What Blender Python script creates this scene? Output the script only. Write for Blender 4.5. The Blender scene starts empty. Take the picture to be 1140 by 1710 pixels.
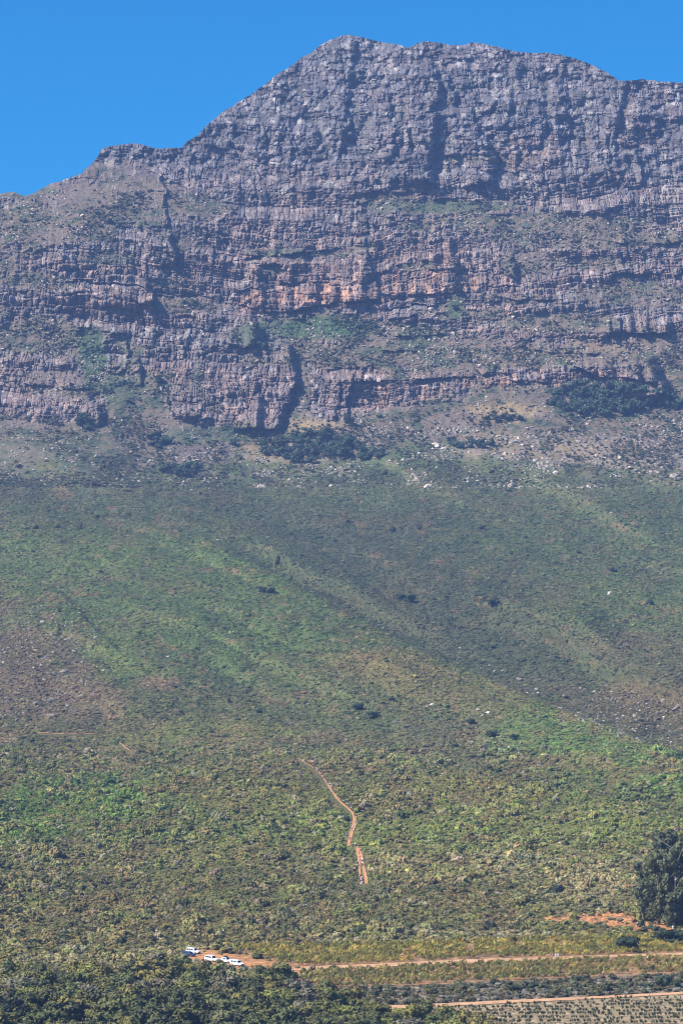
import bpy, math, random
import numpy as np
from mathutils import Vector, Matrix

R = math.radians
scene = bpy.context.scene
COL = scene.collection

# ------------------------------------------------------------------ camera, sky, sun, exposure
CAM_Z, PITCH, HALF = 60.0, R(5.4), R(6.85)
FPX = 570.0 / math.tan(HALF)
cam = bpy.data.cameras.new("camera")
cam.sensor_fit = 'HORIZONTAL'
cam.sensor_width = 36.0
cam.lens = 18.0 / math.tan(HALF)
cam.clip_start, cam.clip_end = 1.0, 20000.0
camo = bpy.data.objects.new("camera", cam)
camo.location = (0, 0, CAM_Z)
camo.rotation_euler = (math.pi / 2 + PITCH, 0, 0)
COL.objects.link(camo)
scene.camera = camo

SUN_EL, SUN_AZ = R(43), math.atan2(-0.88, -0.40)          # azimuth from +Y, clockwise
SUN_DIR = Vector((math.sin(SUN_AZ) * math.cos(SUN_EL), math.cos(SUN_AZ) * math.cos(SUN_EL), math.sin(SUN_EL)))
world = bpy.data.worlds.new("World")
scene.world = world
world.use_nodes = True
wn, wl = world.node_tree.nodes, world.node_tree.links
wn.clear()
sky = wn.new('ShaderNodeTexSky')
sky.sky_type = 'NISHITA'
sky.sun_disc = False
sky.sun_elevation, sky.sun_rotation = SUN_EL, SUN_AZ
sky.altitude, sky.air_density, sky.dust_density, sky.ozone_density = 100, 1.0, 2.2, 3.0
hsv = wn.new('ShaderNodeHueSaturation')
hsv.inputs['Saturation'].default_value = 1.9
hsv.inputs['Hue'].default_value = 0.503
bg = wn.new('ShaderNodeBackground')
bg.inputs[1].default_value = 0.072
wo = wn.new('ShaderNodeOutputWorld')
wl.new(sky.outputs[0], hsv.inputs['Color'])
wtc = wn.new('ShaderNodeTexCoord'); wsx = wn.new('ShaderNodeSeparateXYZ')       # deeper blue higher up, paler toward the horizon
wl.new(wtc.outputs['Generated'], wsx.inputs[0])
for sock, lo, hi in (('Saturation', 1.62, 2.4), ('Value', 1.30, 1.16)):
    mr = wn.new('ShaderNodeMapRange')
    mr.inputs['From Min'].default_value, mr.inputs['From Max'].default_value = math.sin(R(10)), math.sin(R(16.5))
    mr.inputs['To Min'].default_value, mr.inputs['To Max'].default_value = lo, hi
    wl.new(wsx.outputs[2], mr.inputs['Value']); wl.new(mr.outputs[0], hsv.inputs[sock])
wl.new(hsv.outputs[0], bg.inputs[0])
wl.new(bg.outputs[0], wo.inputs[0])

sun = bpy.data.lights.new("sun", 'SUN')
sun.energy, sun.angle, sun.color = 4.0, R(0.5), (1.0, 0.95, 0.87)
suno = bpy.data.objects.new("sun", sun)
suno.rotation_euler = (-SUN_DIR).to_track_quat('-Z', 'Y').to_euler()
suno.location = (-400, -200, 900)
COL.objects.link(suno)

scene.view_settings.view_transform = 'Standard'
scene.view_settings.look = 'None'
scene.view_settings.gamma = 1.0
scene.view_settings.exposure = 1.1
scene.cycles.use_denoising = True
scene.cycles.denoiser = "OPENIMAGEDENOISE"
scene.cycles.filter_width = 1.1
scene.cycles.max_bounces = 5
scene.cycles.diffuse_bounces = 2
scene.cycles.volume_bounces = 0
scene.cycles.caustics_reflective = scene.cycles.caustics_refractive = False

HAZE_DENSITY = 0.68e-4
HAZE_COLOR = (0.30, 0.50, 1.0)

# ------------------------------------------------------------------ noise helpers (numpy)
_T = np.random.default_rng(11).random((256, 256)).astype(np.float32)

def vn(x, y, s=0):
    """value noise, 0..1"""
    x = np.asarray(x, np.float64) + s * 37.173
    y = np.asarray(y, np.float64) + s * 91.317
    xf, yf = np.floor(x), np.floor(y)
    u, v = (x - xf).astype(np.float32), (y - yf).astype(np.float32)
    xi, yi = xf.astype(np.int64) & 255, yf.astype(np.int64) & 255
    x1, y1 = (xi + 1) & 255, (yi + 1) & 255
    u = u * u * u * (u * (u * 6 - 15) + 10)
    v = v * v * v * (v * (v * 6 - 15) + 10)
    a, b, c, d = _T[yi, xi], _T[yi, x1], _T[y1, xi], _T[y1, x1]
    return (a + (b - a) * u) * (1 - v) + (c + (d - c) * u) * v

def fbm(x, y, oct=4, s=0, gain=0.5):
    """-1..1"""
    x, y = np.asarray(x, np.float64), np.asarray(y, np.float64)
    t, a, n = 0, 1.0, 0
    for k in range(oct):
        t = t + a * (vn(x, y, s + k * 3) * 2 - 1)
        n += a
        a *= gain
        x, y = (x * 0.86 - y * 0.5) * 2.03, (x * 0.5 + y * 0.86) * 2.03
    return t / n

def hsh(i, j, s=0):
    i, j = np.asarray(i).astype(np.int64), np.asarray(j).astype(np.int64)
    v = (i * 374761393 + j * 668265263 + s * 974634721) & 0xffffffff
    v = ((v ^ (v >> 13)) * 1274126177) & 0xffffffff
    return ((v ^ (v >> 16)) & 0xffff).astype(np.float32) / 65535.0

def sstep(a, b, x):
    t = np.clip((x - a) / (b - a), 0, 1)
    return t * t * (3 - 2 * t)

def mix(a, b, m):
    return a + (b - a) * m

def line(px, pts):
    p = np.array(pts, float)
    return np.interp(px, p[:, 0], p[:, 1])

def cells(x, w, seed, j):
    """irregular 1-D cells of mean width w: id and distance to the nearest border"""
    i = np.floor(x / w)
    best = np.full(np.shape(x), 1e9); second = best.copy(); bid = np.zeros(np.shape(x), np.int64)
    for o in (-1, 0, 1):
        ii = (i + o).astype(np.int64)
        f = (ii + 0.15 + 0.7 * hsh(ii, j, seed)) * w
        d = np.abs(x - f)
        c = d < best
        second = np.where(c, best, np.minimum(second, d))
        bid = np.where(c, ii, bid)
        best = np.minimum(best, d)
    return bid, (second - best) * 0.5

def knobs(x, y, s):
    """rounded boulders packed side by side: bulge 0..1 and the id of each"""
    xi, yi = np.floor(x), np.floor(y)
    best = np.full(np.shape(x), 9.0); bid = np.zeros(np.shape(x), np.float32)
    for dx in (-1, 0, 1):
        for dy in (-1, 0, 1):
            a, b = xi + dx, yi + dy
            d = (x - a - .1 - .8 * hsh(a, b, s)) ** 2 + (y - b - .1 - .8 * hsh(a, b, s + 1)) ** 2
            c = d < best
            best = np.where(c, d, best); bid = np.where(c, hsh(a, b, s + 2), bid)
    return np.clip(1 - best * 1.6, -.3, 1), bid

# ------------------------------------------------------------------ the land: control lines
SKY = [(-260, 400), (-120, 345), (-30, 328), (0, 322), (22, 320), (42, 327), (58, 321), (85, 306), (110, 299), (135, 290), (150, 276),
       (163, 262), (170, 248), (185, 243), (205, 240), (222, 238), (245, 243), (262, 247), (285, 247), (303, 247), (312, 236),
       (330, 225), (346, 208), (360, 196), (378, 182), (398, 170), (420, 156), (438, 143), (452, 131), (470, 119), (488, 108),
       (500, 96), (520, 88), (533, 76), (550, 66), (567, 60), (585, 57), (604, 61), (625, 67), (645, 71), (665, 74), (684, 78),
       (700, 71), (716, 68), (735, 71), (752, 75), (775, 75), (788, 70), (802, 70), (820, 75), (845, 81), (870, 87), (893, 88),
       (915, 87), (940, 91), (960, 97), (985, 106), (1005, 116), (1022, 125), (1034, 135), (1050, 133), (1075, 132), (1100, 135),
       (1140, 138), (1220, 150), (1400, 190)]
def skyline(px):
    return line(px, SKY) + 1.6 * fbm(px / 9.0, px * 0 + 3.3, 3, 5) + 0.9 * (vn(np.floor(px / 5.0), px * 0, 9) - 0.5)

PROF = [(4000, 200), (2400, 480), (1900, 700), (1800, 742), (1710, 790), (1660, 837), (1600, 900), (1575, 936), (1480, 1090), (1400, 1200), (1300, 1360),
        (1255, 1450), (1200, 1570), (1100, 1780), (1000, 1990), (900, 2250), (800, 2540), (760, 2630), (700, 2710), (600, 2800),
        (500, 2875), (400, 2945), (300, 3020), (200, 3105), (100, 3205), (50, 3270), (0, 3340)]
_gx = np.arange(-300, 1441, 10.0)
_gy = np.arange(0, 4000.1, 5.0)
_p = np.array(sorted(PROF), float)
_col = np.interp(_gy, _p[:, 0], _p[:, 1])
_k = np.exp(-0.5 * (np.arange(-12, 13) / 4.5) ** 2); _k /= _k.sum()
_col = np.convolve(np.pad(_col, 12, mode='reflect', reflect_type='odd'), _k, 'valid')

# ridges that hide the ground behind them: (points along the crest, metres of hidden ground at each, fade upward in px)
RIDGES = [
    ([(-300, 1440), (-100, 1420), (0, 1395), (150, 1330), (300, 1285), (450, 1262), (600, 1255), (700, 1280), (850, 1312), (1000, 1335), (1140, 1372), (1400, 1440)],
     [(-300, 45), (0, 40), (300, 26), (450, 18), (600, 22), (800, 55), (1140, 70), (1400, 70)], 90),
    ([(130, 840), (250, 880), (350, 905), (450, 955), (550, 1010), (620, 1050), (700, 1090), (800, 1130), (900, 1175), (1000, 1215), (1140, 1272), (1400, 1380)],
     [(150, 0), (300, 40), (450, 110), (700, 150), (900, 160), (1140, 150), (1400, 150)], 170),
    ([(100, 800), (350, 858), (430, 882), (500, 912), (560, 945), (640, 1000), (720, 1060)],
     [(120, 0), (330, 30), (480, 60), (600, 40), (680, 0)], 90),
    ([(-300, 860), (0, 945), (110, 1000), (200, 1090), (330, 1132), (430, 1180), (500, 1225), (620, 1262)],
     [(-300, 30), (0, 30), (200, 34), (430, 34), (560, 0)], 70),
    ([(600, 860), (760, 885), (880, 925), (1000, 975), (1140, 1010), (1400, 1080)],
     [(640, 0), (800, 26), (1000, 40), (1140, 40), (1400, 40)], 110),
]

def Dbase(px, py):
    """distance along +Y of the land seen at photo pixel (px, py)"""
    px, py = np.asarray(px, float), np.asarray(py, float)
    hillm = sstep(1590, 1500, py) * sstep(700, 800, py)
    jig = 7 * fbm(px / 60, py * 0 + 1.7, 3, 21)
    D = np.interp(py, _gy, _col)
    # far land tilts: left shoulder is nearer than the main peak
    D = D - 60 * sstep(420, 160, px) * sstep(620, 330, py)
    for pts, js, fade in RIDGES:
        pl = line(px, pts) + jig
        J = line(px, js)
        up = pl - py
        D = D + J * sstep(-2.0, 4.0, up) * np.exp(-np.clip(up, 0, None) / fade)
        # spur body: bulges toward the viewer below the crest
        D = D - 0.35 * J * np.exp(-((up + 35) / 55.0) ** 2)
    calm = mix(.28, 1.0, sstep(1330, 1180, py))
    v = py - .42 * px + 30 * fbm(px / 190, py / 190, 2, 36)
    D = D + hillm * sstep(1300, 1100, py) * (38 * fbm(v / 62, px / 420, 2, 37) - 22 * np.abs(fbm(v / 90, px / 500, 2, 38)))
    D = D + hillm * calm * (25 * fbm(px / 150, py / 110, 3, 31) + 6 * fbm(px / 42 + py / 60, py / 70, 3, 32))
    return D

def to_world(px, py, Y):
    a = (px - 570.0) / FPX
    b = (855.0 - py) / FPX
    s = Y / (math.cos(PITCH) - b * math.sin(PITCH))
    return a * s, Y, CAM_Z + s * (math.sin(PITCH) + b * math.cos(PITCH))

def at(px, py):
    x, y, z = to_world(float(px), float(py), float(Dbase(px, py)))
    return Vector((x, y, z))

def py_of(px, Y, lo=1420.0, hi=2300.0):
    """photo row of the plain at distance Y"""
    px = np.asarray(px, float); lo = np.full(px.shape, lo); hi = np.full(px.shape, hi)
    for _ in range(26):
        m = (lo + hi) / 2
        far = Dbase(px, m) > Y
        lo, hi = np.where(far, m, lo), np.where(far, hi, m)
    return (lo + hi) / 2

# ------------------------------------------------------------------ cliffs
FOOT = [(-300, 690), (0, 700), (100, 712), (165, 706), (190, 650), (225, 640), (280, 690), (330, 712), (470, 718), (490, 696), (560, 706),
        (650, 686), (750, 668), (860, 655), (950, 645), (1000, 640), (1095, 655), (1110, 620), (1200, 610), (1400, 600)]
# vegetated / scree slopes among the cliffs: cx, cy, rx, ry, strength
SLOPES = [(50, 372, 190, 42, 1), (250, 335, 90, 44, .75), (190, 288, 90, 20, .55), (110, 325, 120, 24, .8), (-80, 420, 120, 60, .9), (165, 340, 70, 36, .8), (330, 347, 62, 24, .9), (750, 345, 150, 13, .9), (905, 372, 250, 20, .85), (1010, 398, 200, 17, .8),
          (720, 590, 320, 34, 1), (640, 560, 120, 26, .9), (1090, 492, 130, 24, .8), (940, 540, 140, 18, .9), (1000, 590, 130, 24, .9), (540, 545, 120, 26, 1), (60, 560, 95, 34, .9),
          (155, 600, 30, 66, 1), (225, 650, 75, 46, 1), (110, 640, 80, 24, .7), (310, 512, 80, 16, .9), (60, 470, 60, 16, .8), (170, 430, 60, 14, .7), (880, 440, 60, 26, .8), (1000, 440, 60, 12, .6),
          (330, 640, 20, 30, .6), (505, 640, 16, 40, .8), (300, 400, 40, 24, .5), (690, 560, 40, 20, .9), (760, 510, 18, 30, .8), (420, 560, 40, 22, .8), (640, 330, 60, 10, .7),
          (820, 265, 90, 8, .5), (700, 460, 14, 20, .3), (1120, 600, 70, 50, .9), (480, 422, 90, 7, .8), (860, 500, 70, 12, .5)]
# buttress edges: polyline (x, y) from top to bottom, metres, reach to the left (px), width of the shaded wall (px)
EDGES = [([(716, 108), (727, 140), (720, 200), (716, 262), (708, 300)], 19, 95, 9), ([(592, 66), (578, 150), (562, 258)], 7, 90, 8), ([(942, 96), (926, 200), (936, 296)], 6, 90, 8), ([(1042, 140), (1022, 220), (1032, 300)], 8, 70, 8), ([(470, 122), (462, 200), (470, 290)], 4, 70, 8), ([(868, 92), (850, 180), (862, 270)], 4, 80, 8), ([(738, 122), (752, 145), (757, 168)], 16, 26, 8), ([(786, 188), (793, 215), (800, 225)], 13, 40, 4),
         ([(812, 232), (822, 262), (812, 300)], 14, 80, 10), ([(745, 395), (757, 440), (764, 482)], 12, 45, 9), ([(480, 580), (489, 632), (478, 660), (462, 716)], 17, 80, 10), ([(424, 640), (430, 680), (426, 714)], 14, 40, 10),
         ([(1072, 604), (1096, 640), (1102, 662)], 34, 60, 20), ([(1084, 180), (1094, 205), (1092, 222)], 18, 40, 14), ([(283, 395), (290, 420), (288, 440)], 14, 45, 6),
         ([(266, 296), (276, 318), (272, 340)], 9, 30, 5), ([(274, 350), (276, 375)], 8, 24, 5), ([(244, 480), (252, 494), (250, 512)], 14, 60, 8), ([(148, 664), (164, 690), (160, 708)], 12, 60, 12),
         ([(404, 532), (426, 548), (420, 578)], 20, 50, 24), ([(563, 642), (560, 700)], 7, 20, 5), ([(590, 628), (578, 660), (576, 690)], 9, 22, 5), ([(604, 620), (600, 640)], 9, 20, 6),
         ([(645, 160), (655, 215), (650, 262)], 10, 40, 7), ([(940, 150), (948, 200), (940, 260)], 7, 50, 6), ([(575, 150), (582, 205), (576, 240)], 7, 40, 6), ([(480, 190), (486, 240), (480, 280)], 6, 40, 6),
         ([(1016, 540), (1024, 560)], 14, 60, 8), ([(1032, 420), (1040, 450)], 6, 30, 6), ([(855, 430), (862, 470)], 9, 40, 8), ([(610, 420), (625, 470), (630, 495)], 7, 30, 4),
         ([(905, 180), (910, 240)], 6, 60, 7), ([(1008, 225), (1018, 290)], 9, 50, 7), ([(1062, 255), (1068, 300)], 9, 40, 6), ([(850, 150), (846, 200)], 6, 50, 6), ([(680, 205), (686, 250)], 8, 26, 5),
         ([(425, 445), (432, 480), (436, 512)], 8, 30, 7), ([(480, 470), (484, 512)], 7, 24, 6), ([(525, 480), (527, 505)], 6, 30, 5), ([(230, 600), (234, 640)], 8, 26, 6), ([(210, 575), (212, 600)], 7, 22, 5)]
# gullies: polyline, metres deep, half width (px)
GULLIES = [([(742, 150), (790, 215), (830, 262), (872, 305)], 9, 9), ([(640, 120), (612, 190), (596, 262)], 7, 7), ([(905, 105), (918, 200), (900, 260)], 7, 7), ([(1046, 140), (1042, 220), (1062, 300)], 9, 8),
           ([(350, 226), (420, 262), (490, 300)], 6, 9), ([(490, 130), (524, 200), (548, 262)], 7, 6), ([(690, 90), (676, 160), (672, 250)], 6, 6), ([(985, 110), (972, 190), (984, 280)], 7, 7), ([(430, 160), (450, 220), (446, 270)], 6, 6), ([(840, 90), (862, 160), (848, 230)], 6, 7)]
# overhangs: polyline (x, y), metres, height above (px)
OVERS = [([(405, 508), (432, 520), (470, 521), (520, 512), (560, 506), (640, 497)], 8, 26), ([(385, 436), (430, 427), (480, 424), (520, 420), (562, 415)], 8, 18), ([(1005, 566), (1020, 554), (1060, 556), (1150, 552), (1250, 556)], 12, 24),
         ([(640, 492), (700, 492), (755, 488)], 6, 16), ([(400, 715), (430, 716), (465, 716)], 6, 24), ([(780, 506), (850, 500), (935, 500)], 5, 12), ([(960, 612), (1000, 628), (1060, 632), (1095, 640)], 10, 26),
         ([(385, 574), (410, 580), (425, 576)], 10, 28), ([(380, 486), (470, 474), (560, 466)], 4, 14), ([(610, 456), (680, 452), (760, 446)], 4, 12), ([(860, 580), (940, 590), (1000, 590)], 4, 10),
         ([(200, 498), (230, 506), (252, 508)], 7, 14), ([(820, 238), (880, 226), (960, 228)], 4, 10), ([(1000, 400), (1060, 408), (1140, 402)], 5, 10), ([(1040, 455), (1140, 458)], 6, 14), ([(700, 300), (760, 312), (830, 300)], 4, 10),
         ([(40, 640), (100, 646), (150, 650)], 3, 14), ([(650, 560), (690, 562), (740, 556)], 4, 8), ([(630, 585), (700, 586)], 4, 8), ([(560, 640), (700, 632), (860, 622)], 5, 14), ([(840, 634), (920, 640)], 5, 14)]

_r = np.random.default_rng(5)
_bed = np.cumsum(np.concatenate([[120.0], _r.choice([2.2, 3.0, 4.0, 5.5, 8.0, 11.0], 260, p=[.2, .25, .22, .16, .11, .06])]))
_major = np.cumsum(np.concatenate([[130.0], _r.uniform(24, 58, 40)]))

def cliff_fields(px, py):
    D = Dbase(px, py)
    X, _, Z = to_world(px, py, D)
    foot = line(px, FOOT) + 16 * fbm(px / 30, py / 40, 4, 41)
    rock = sstep(-4, 16, foot - py + 8 * fbm(px / 9, py / 7, 3, 45))
    wob = fbm(px / 38, py / 22, 4, 43)
    for cx, cy, rx, ry, s in SLOPES:
        d = np.hypot((px - cx) / rx, (py - cy) / ry)
        rock = rock * (1 - s * sstep(1.15, 0.65, d + 0.38 * wob + .3 * (vn(px / 6, py / 4, 48) - .5)))
    rock = rock * (1 - 0.9 * sstep(0.30, 0.55, fbm(px / 75, py / 26, 4, 47)) * sstep(250, 420, py))
    upper = sstep(360, 250, py)
    # big relief
    X2 = X + 14 * fbm(X / 60, Z / 70, 2, 51)
    rel = np.clip(560 - px, 0, 420) * .22 * sstep(420, 250, py) + 8 * upper * fbm(X / 45, Z / 16, 3, 28) + 16 * fbm(X2 / 120, Z / 260, 3, 53) * (0.55 + 0.45 * rock) + 7 * (np.abs(fbm(X2 / 42, Z / 120, 3, 55)) * -2 + 0.6) * (0.3 + 0.7 * rock)
    rel = rel + upper * (9 * fbm(X2 / 34, Z / 75, 3, 33) + 8 * (np.abs(fbm(X2 / 62, Z / 110, 2, 34)) * -2 + .6))
    for pts, A, Wd in GULLIES:
        ys = [p[1] for p in pts]
        xe = np.interp(py, ys, [p[0] for p in pts]) + 4 * fbm(py / 14, px * 0 + pts[0][0], 3, 35)
        gm = sstep(ys[0] - 10, ys[0] + 10, py) * sstep(ys[-1] + 10, ys[-1] - 10, py) * np.exp(-((px - xe) / (Wd * (.5 + vn(py / 22, px * 0 + pts[0][0], 40)))) ** 2) * (.25 + .75 * sstep(.25, .6, vn(py / 30, px * 0 + pts[0][0], 42)))
        rel = rel + A * gm
        rock = rock * (1 - .45 * gm * sstep(.3, .7, vn(px / 6, py / 9, 39)))
    for pts, A, W, Rw in EDGES:
        ys = [p[1] for p in pts]
        xe = np.interp(py, ys, [p[0] for p in pts]) + (3.5 + .32 * A) * 1.3 * (vn(np.floor(py / 9 + .5 * vn(px / 9, py / 9, 6)), px * 0 + pts[0][0], 56) - .5) + 3.0 * fbm(py / 9, px * 0 + pts[0][0], 3, 57)
        win = sstep(ys[0] - 14, ys[0] + 6, py) * sstep(ys[-1] + 12, ys[-1] - 6, py)
        dx = px - xe
        f = np.where(dx < 0, -np.exp(np.clip(dx, -400, 0) / W), -1 + 1.35 * sstep(0, Rw, dx)) * np.where(dx < 0, 1.0, np.exp(-np.clip(dx - Rw, 0, None) / (W * 0.6)))
        rel = rel + A * win * f
    for pts, A, H in OVERS:
        xs = [p[0] for p in pts]
        yl = np.interp(px, xs, [p[1] for p in pts]) + 3.5 * (vn(np.floor(px / 7.0 + 0.7 * vn(py / 9, px / 9, 3)), px * 0 + xs[0], 59) - 0.5) + 2 * fbm(px / 18, py * 0, 2, 58)
        win = sstep(xs[0] - 10, xs[0] + 12, px) * sstep(xs[-1] + 10, xs[-1] - 12, px)
        dy = yl - py
        amp = A * win * (0.15 + 1.25 * sstep(.2, .75, vn(px / 11, px * 0 + xs[0], 60)))
        rel = rel - amp * np.where(dy > 0, np.exp(-(dy / H) ** 2), 0.0) + 0.55 * amp * np.where(dy <= 0, np.exp(-(dy / 9.0) ** 2), 0.0)
    # beds
    xq = X + 5.0 * fbm(X / 20, Z / 22, 3, 83)
    c1, e1 = cells(xq, 17.0, 84, np.floor((Z + 9 * fbm(X / 40, Z / 30, 2, 85)) / 26))
    c2, e2 = cells(xq + 1.5 * fbm(X / 6, Z / 8, 2, 86), 6.5, 87, np.floor((Z + 4 * fbm(X / 15, Z / 12, 2, 88)) / 11))
    Zs = Z - 0.10 * np.abs(X - 40) + 17 * fbm(X / 210, Z / 150, 3, 61) + 1.8 * fbm(X / 14, Z / 14, 3, 62) + 5.0 * (hsh(c1, c1 * 0, 89) - .5) + 2.4 * (hsh(c2, c2 * 0, 90) - .5)
    kM = np.searchsorted(_major, Zs) - 1
    tM = (Zs - _major[kM]) / (_major[kM + 1] - _major[kM])
    thM = _major[kM + 1] - _major[kM]
    saw = np.where(tM < 0.7, mix(0.5, -0.5, 0) - tM / 0.7, -0.5 + (tM - 0.7) / 0.3)          # cliff below, ledge above
    rel = rel + rock * saw * thM * 0.34 * (1 - 0.75 * upper) * (.25 + 1.25 * sstep(.25, .7, vn(X / 85, kM * 7.3, 63)))
    k = np.searchsorted(_bed, Zs) - 1
    th = _bed[k + 1] - _bed[k]
    t = (Zs - _bed[k]) / th
    bedrec = (vn(X / 22 + k * 5.1, k * 3.7, 64) - 0.5) * 4.4
    sawb = np.where(t < 0.8, 0.5 - t / 0.8, -0.5 + (t - 0.8) / 0.2) * th * 0.62
    groove = 0.9 * (vn(X / 12, k * 9.1, 44) > .42) * np.exp(-((np.minimum(t, 1 - t) * th) / 0.45) ** 2)
    # joints
    g = k // 2
    xj = X + 3.0 * fbm(X / 16, Z / 15, 3, 65) + 2.0 * hsh(g, g * 0, 66)
    i1, b1 = cells(xj, 15.0, 67, g // 3)
    i2, b2 = cells(xj * 1.0 + 1.2 * fbm(X / 5, Z / 6, 2, 68), 6.0, 69, g)
    i3, b3 = cells(xj + 0.8 * fbm(X / 2.5, Z / 3, 2, 70), 2.7, 71, k)
    blk = (4.6 + 4.0 * upper) * (hsh(i1, g // 3, 72) - 0.5) + 5.0 * (hsh(i2, g, 73) - 0.5) + (1.9 - .7 * upper) * (hsh(i3, k, 74) - 0.5)
    blk = blk + 3.4 * np.exp(-(b1 / 0.8) ** 2) + 2.4 * np.exp(-(b2 / 0.55) ** 2) + 0.8 * np.exp(-(b3 / 0.4) ** 2)
    wx, wz = X + 2.5 * fbm(X / 9, Z / 9, 2, 22), Z + 2.5 * fbm(X / 9, Z / 9, 2, 23)
    kb1, ki1 = knobs(wx / 13, wz / 15, 24); kb2, ki2 = knobs(wx / 5.6, wz / 7.0, 27)
    kn = -4.2 * kb1 - 6 * (ki1 - .5) - 3.4 * kb2 - 4.2 * (ki2 - .5)
    # rounding of the block edges and vertical flutes of the upper face
    blk = blk - 0.25 * np.clip(b2, 0, 3)
    lump = 3.4 * fbm(X / 8, Z / 12, 4, 75) + 4.4 * fbm(X / 22, Z / 36, 3, 76) - 3.0 * np.abs(fbm(X / 11, Z / 24, 3, 46)) + 1.0
    rel = rel + rock * (bedrec * (1.0 - 0.4 * upper) + sawb * (0.9 - 0.4 * upper) + groove * (1 - .5 * upper) + blk * (0.66 - 0.22 * upper) + lump * (0.6 + 0.35 * upper) + kn * (.55 + .55 * upper))
    # low shrubs, stones and small steps on the slopes
    ix, iz = np.floor(X / 2.6 + 0.5 * vn(Z / 3, X / 3, 77)), np.floor(Z / 1.5 + 0.5 * vn(X / 3, Z / 3, 78))
    st = hsh(ix, iz, 79)
    cxx, czz = X / 2.6 + 0.5 * vn(Z / 3, X / 3, 77) - ix - 0.5, Z / 1.5 + 0.5 * vn(X / 3, Z / 3, 78) - iz - 0.5
    dd = np.hypot(cxx, czz) * 2
    dens = 0.01 + 0.07 * sstep(0.0, 0.5, fbm(px / 60, py / 30, 3, 80))
    stone = (st < dens) * sstep(0.95, 0.6, dd)
    rel = rel + (1 - rock) * (1.9 * fbm(X / 5, Z / 2.6, 3, 81) + 4 * fbm(X / 30, Z / 16, 2, 82) - 1.5 * stone)
    # near the skyline the detail must stay on this side of the crest
    return D + rel, rock, upper, stone * (1 - rock), k, X, Z, dict(ki=ki2, kj=ki1, t=t, i1=i1, i2=i2, g=g, wob=wob, tM=tM, b2=b2)

def c3(*a):
    return np.array(a, float)

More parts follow.
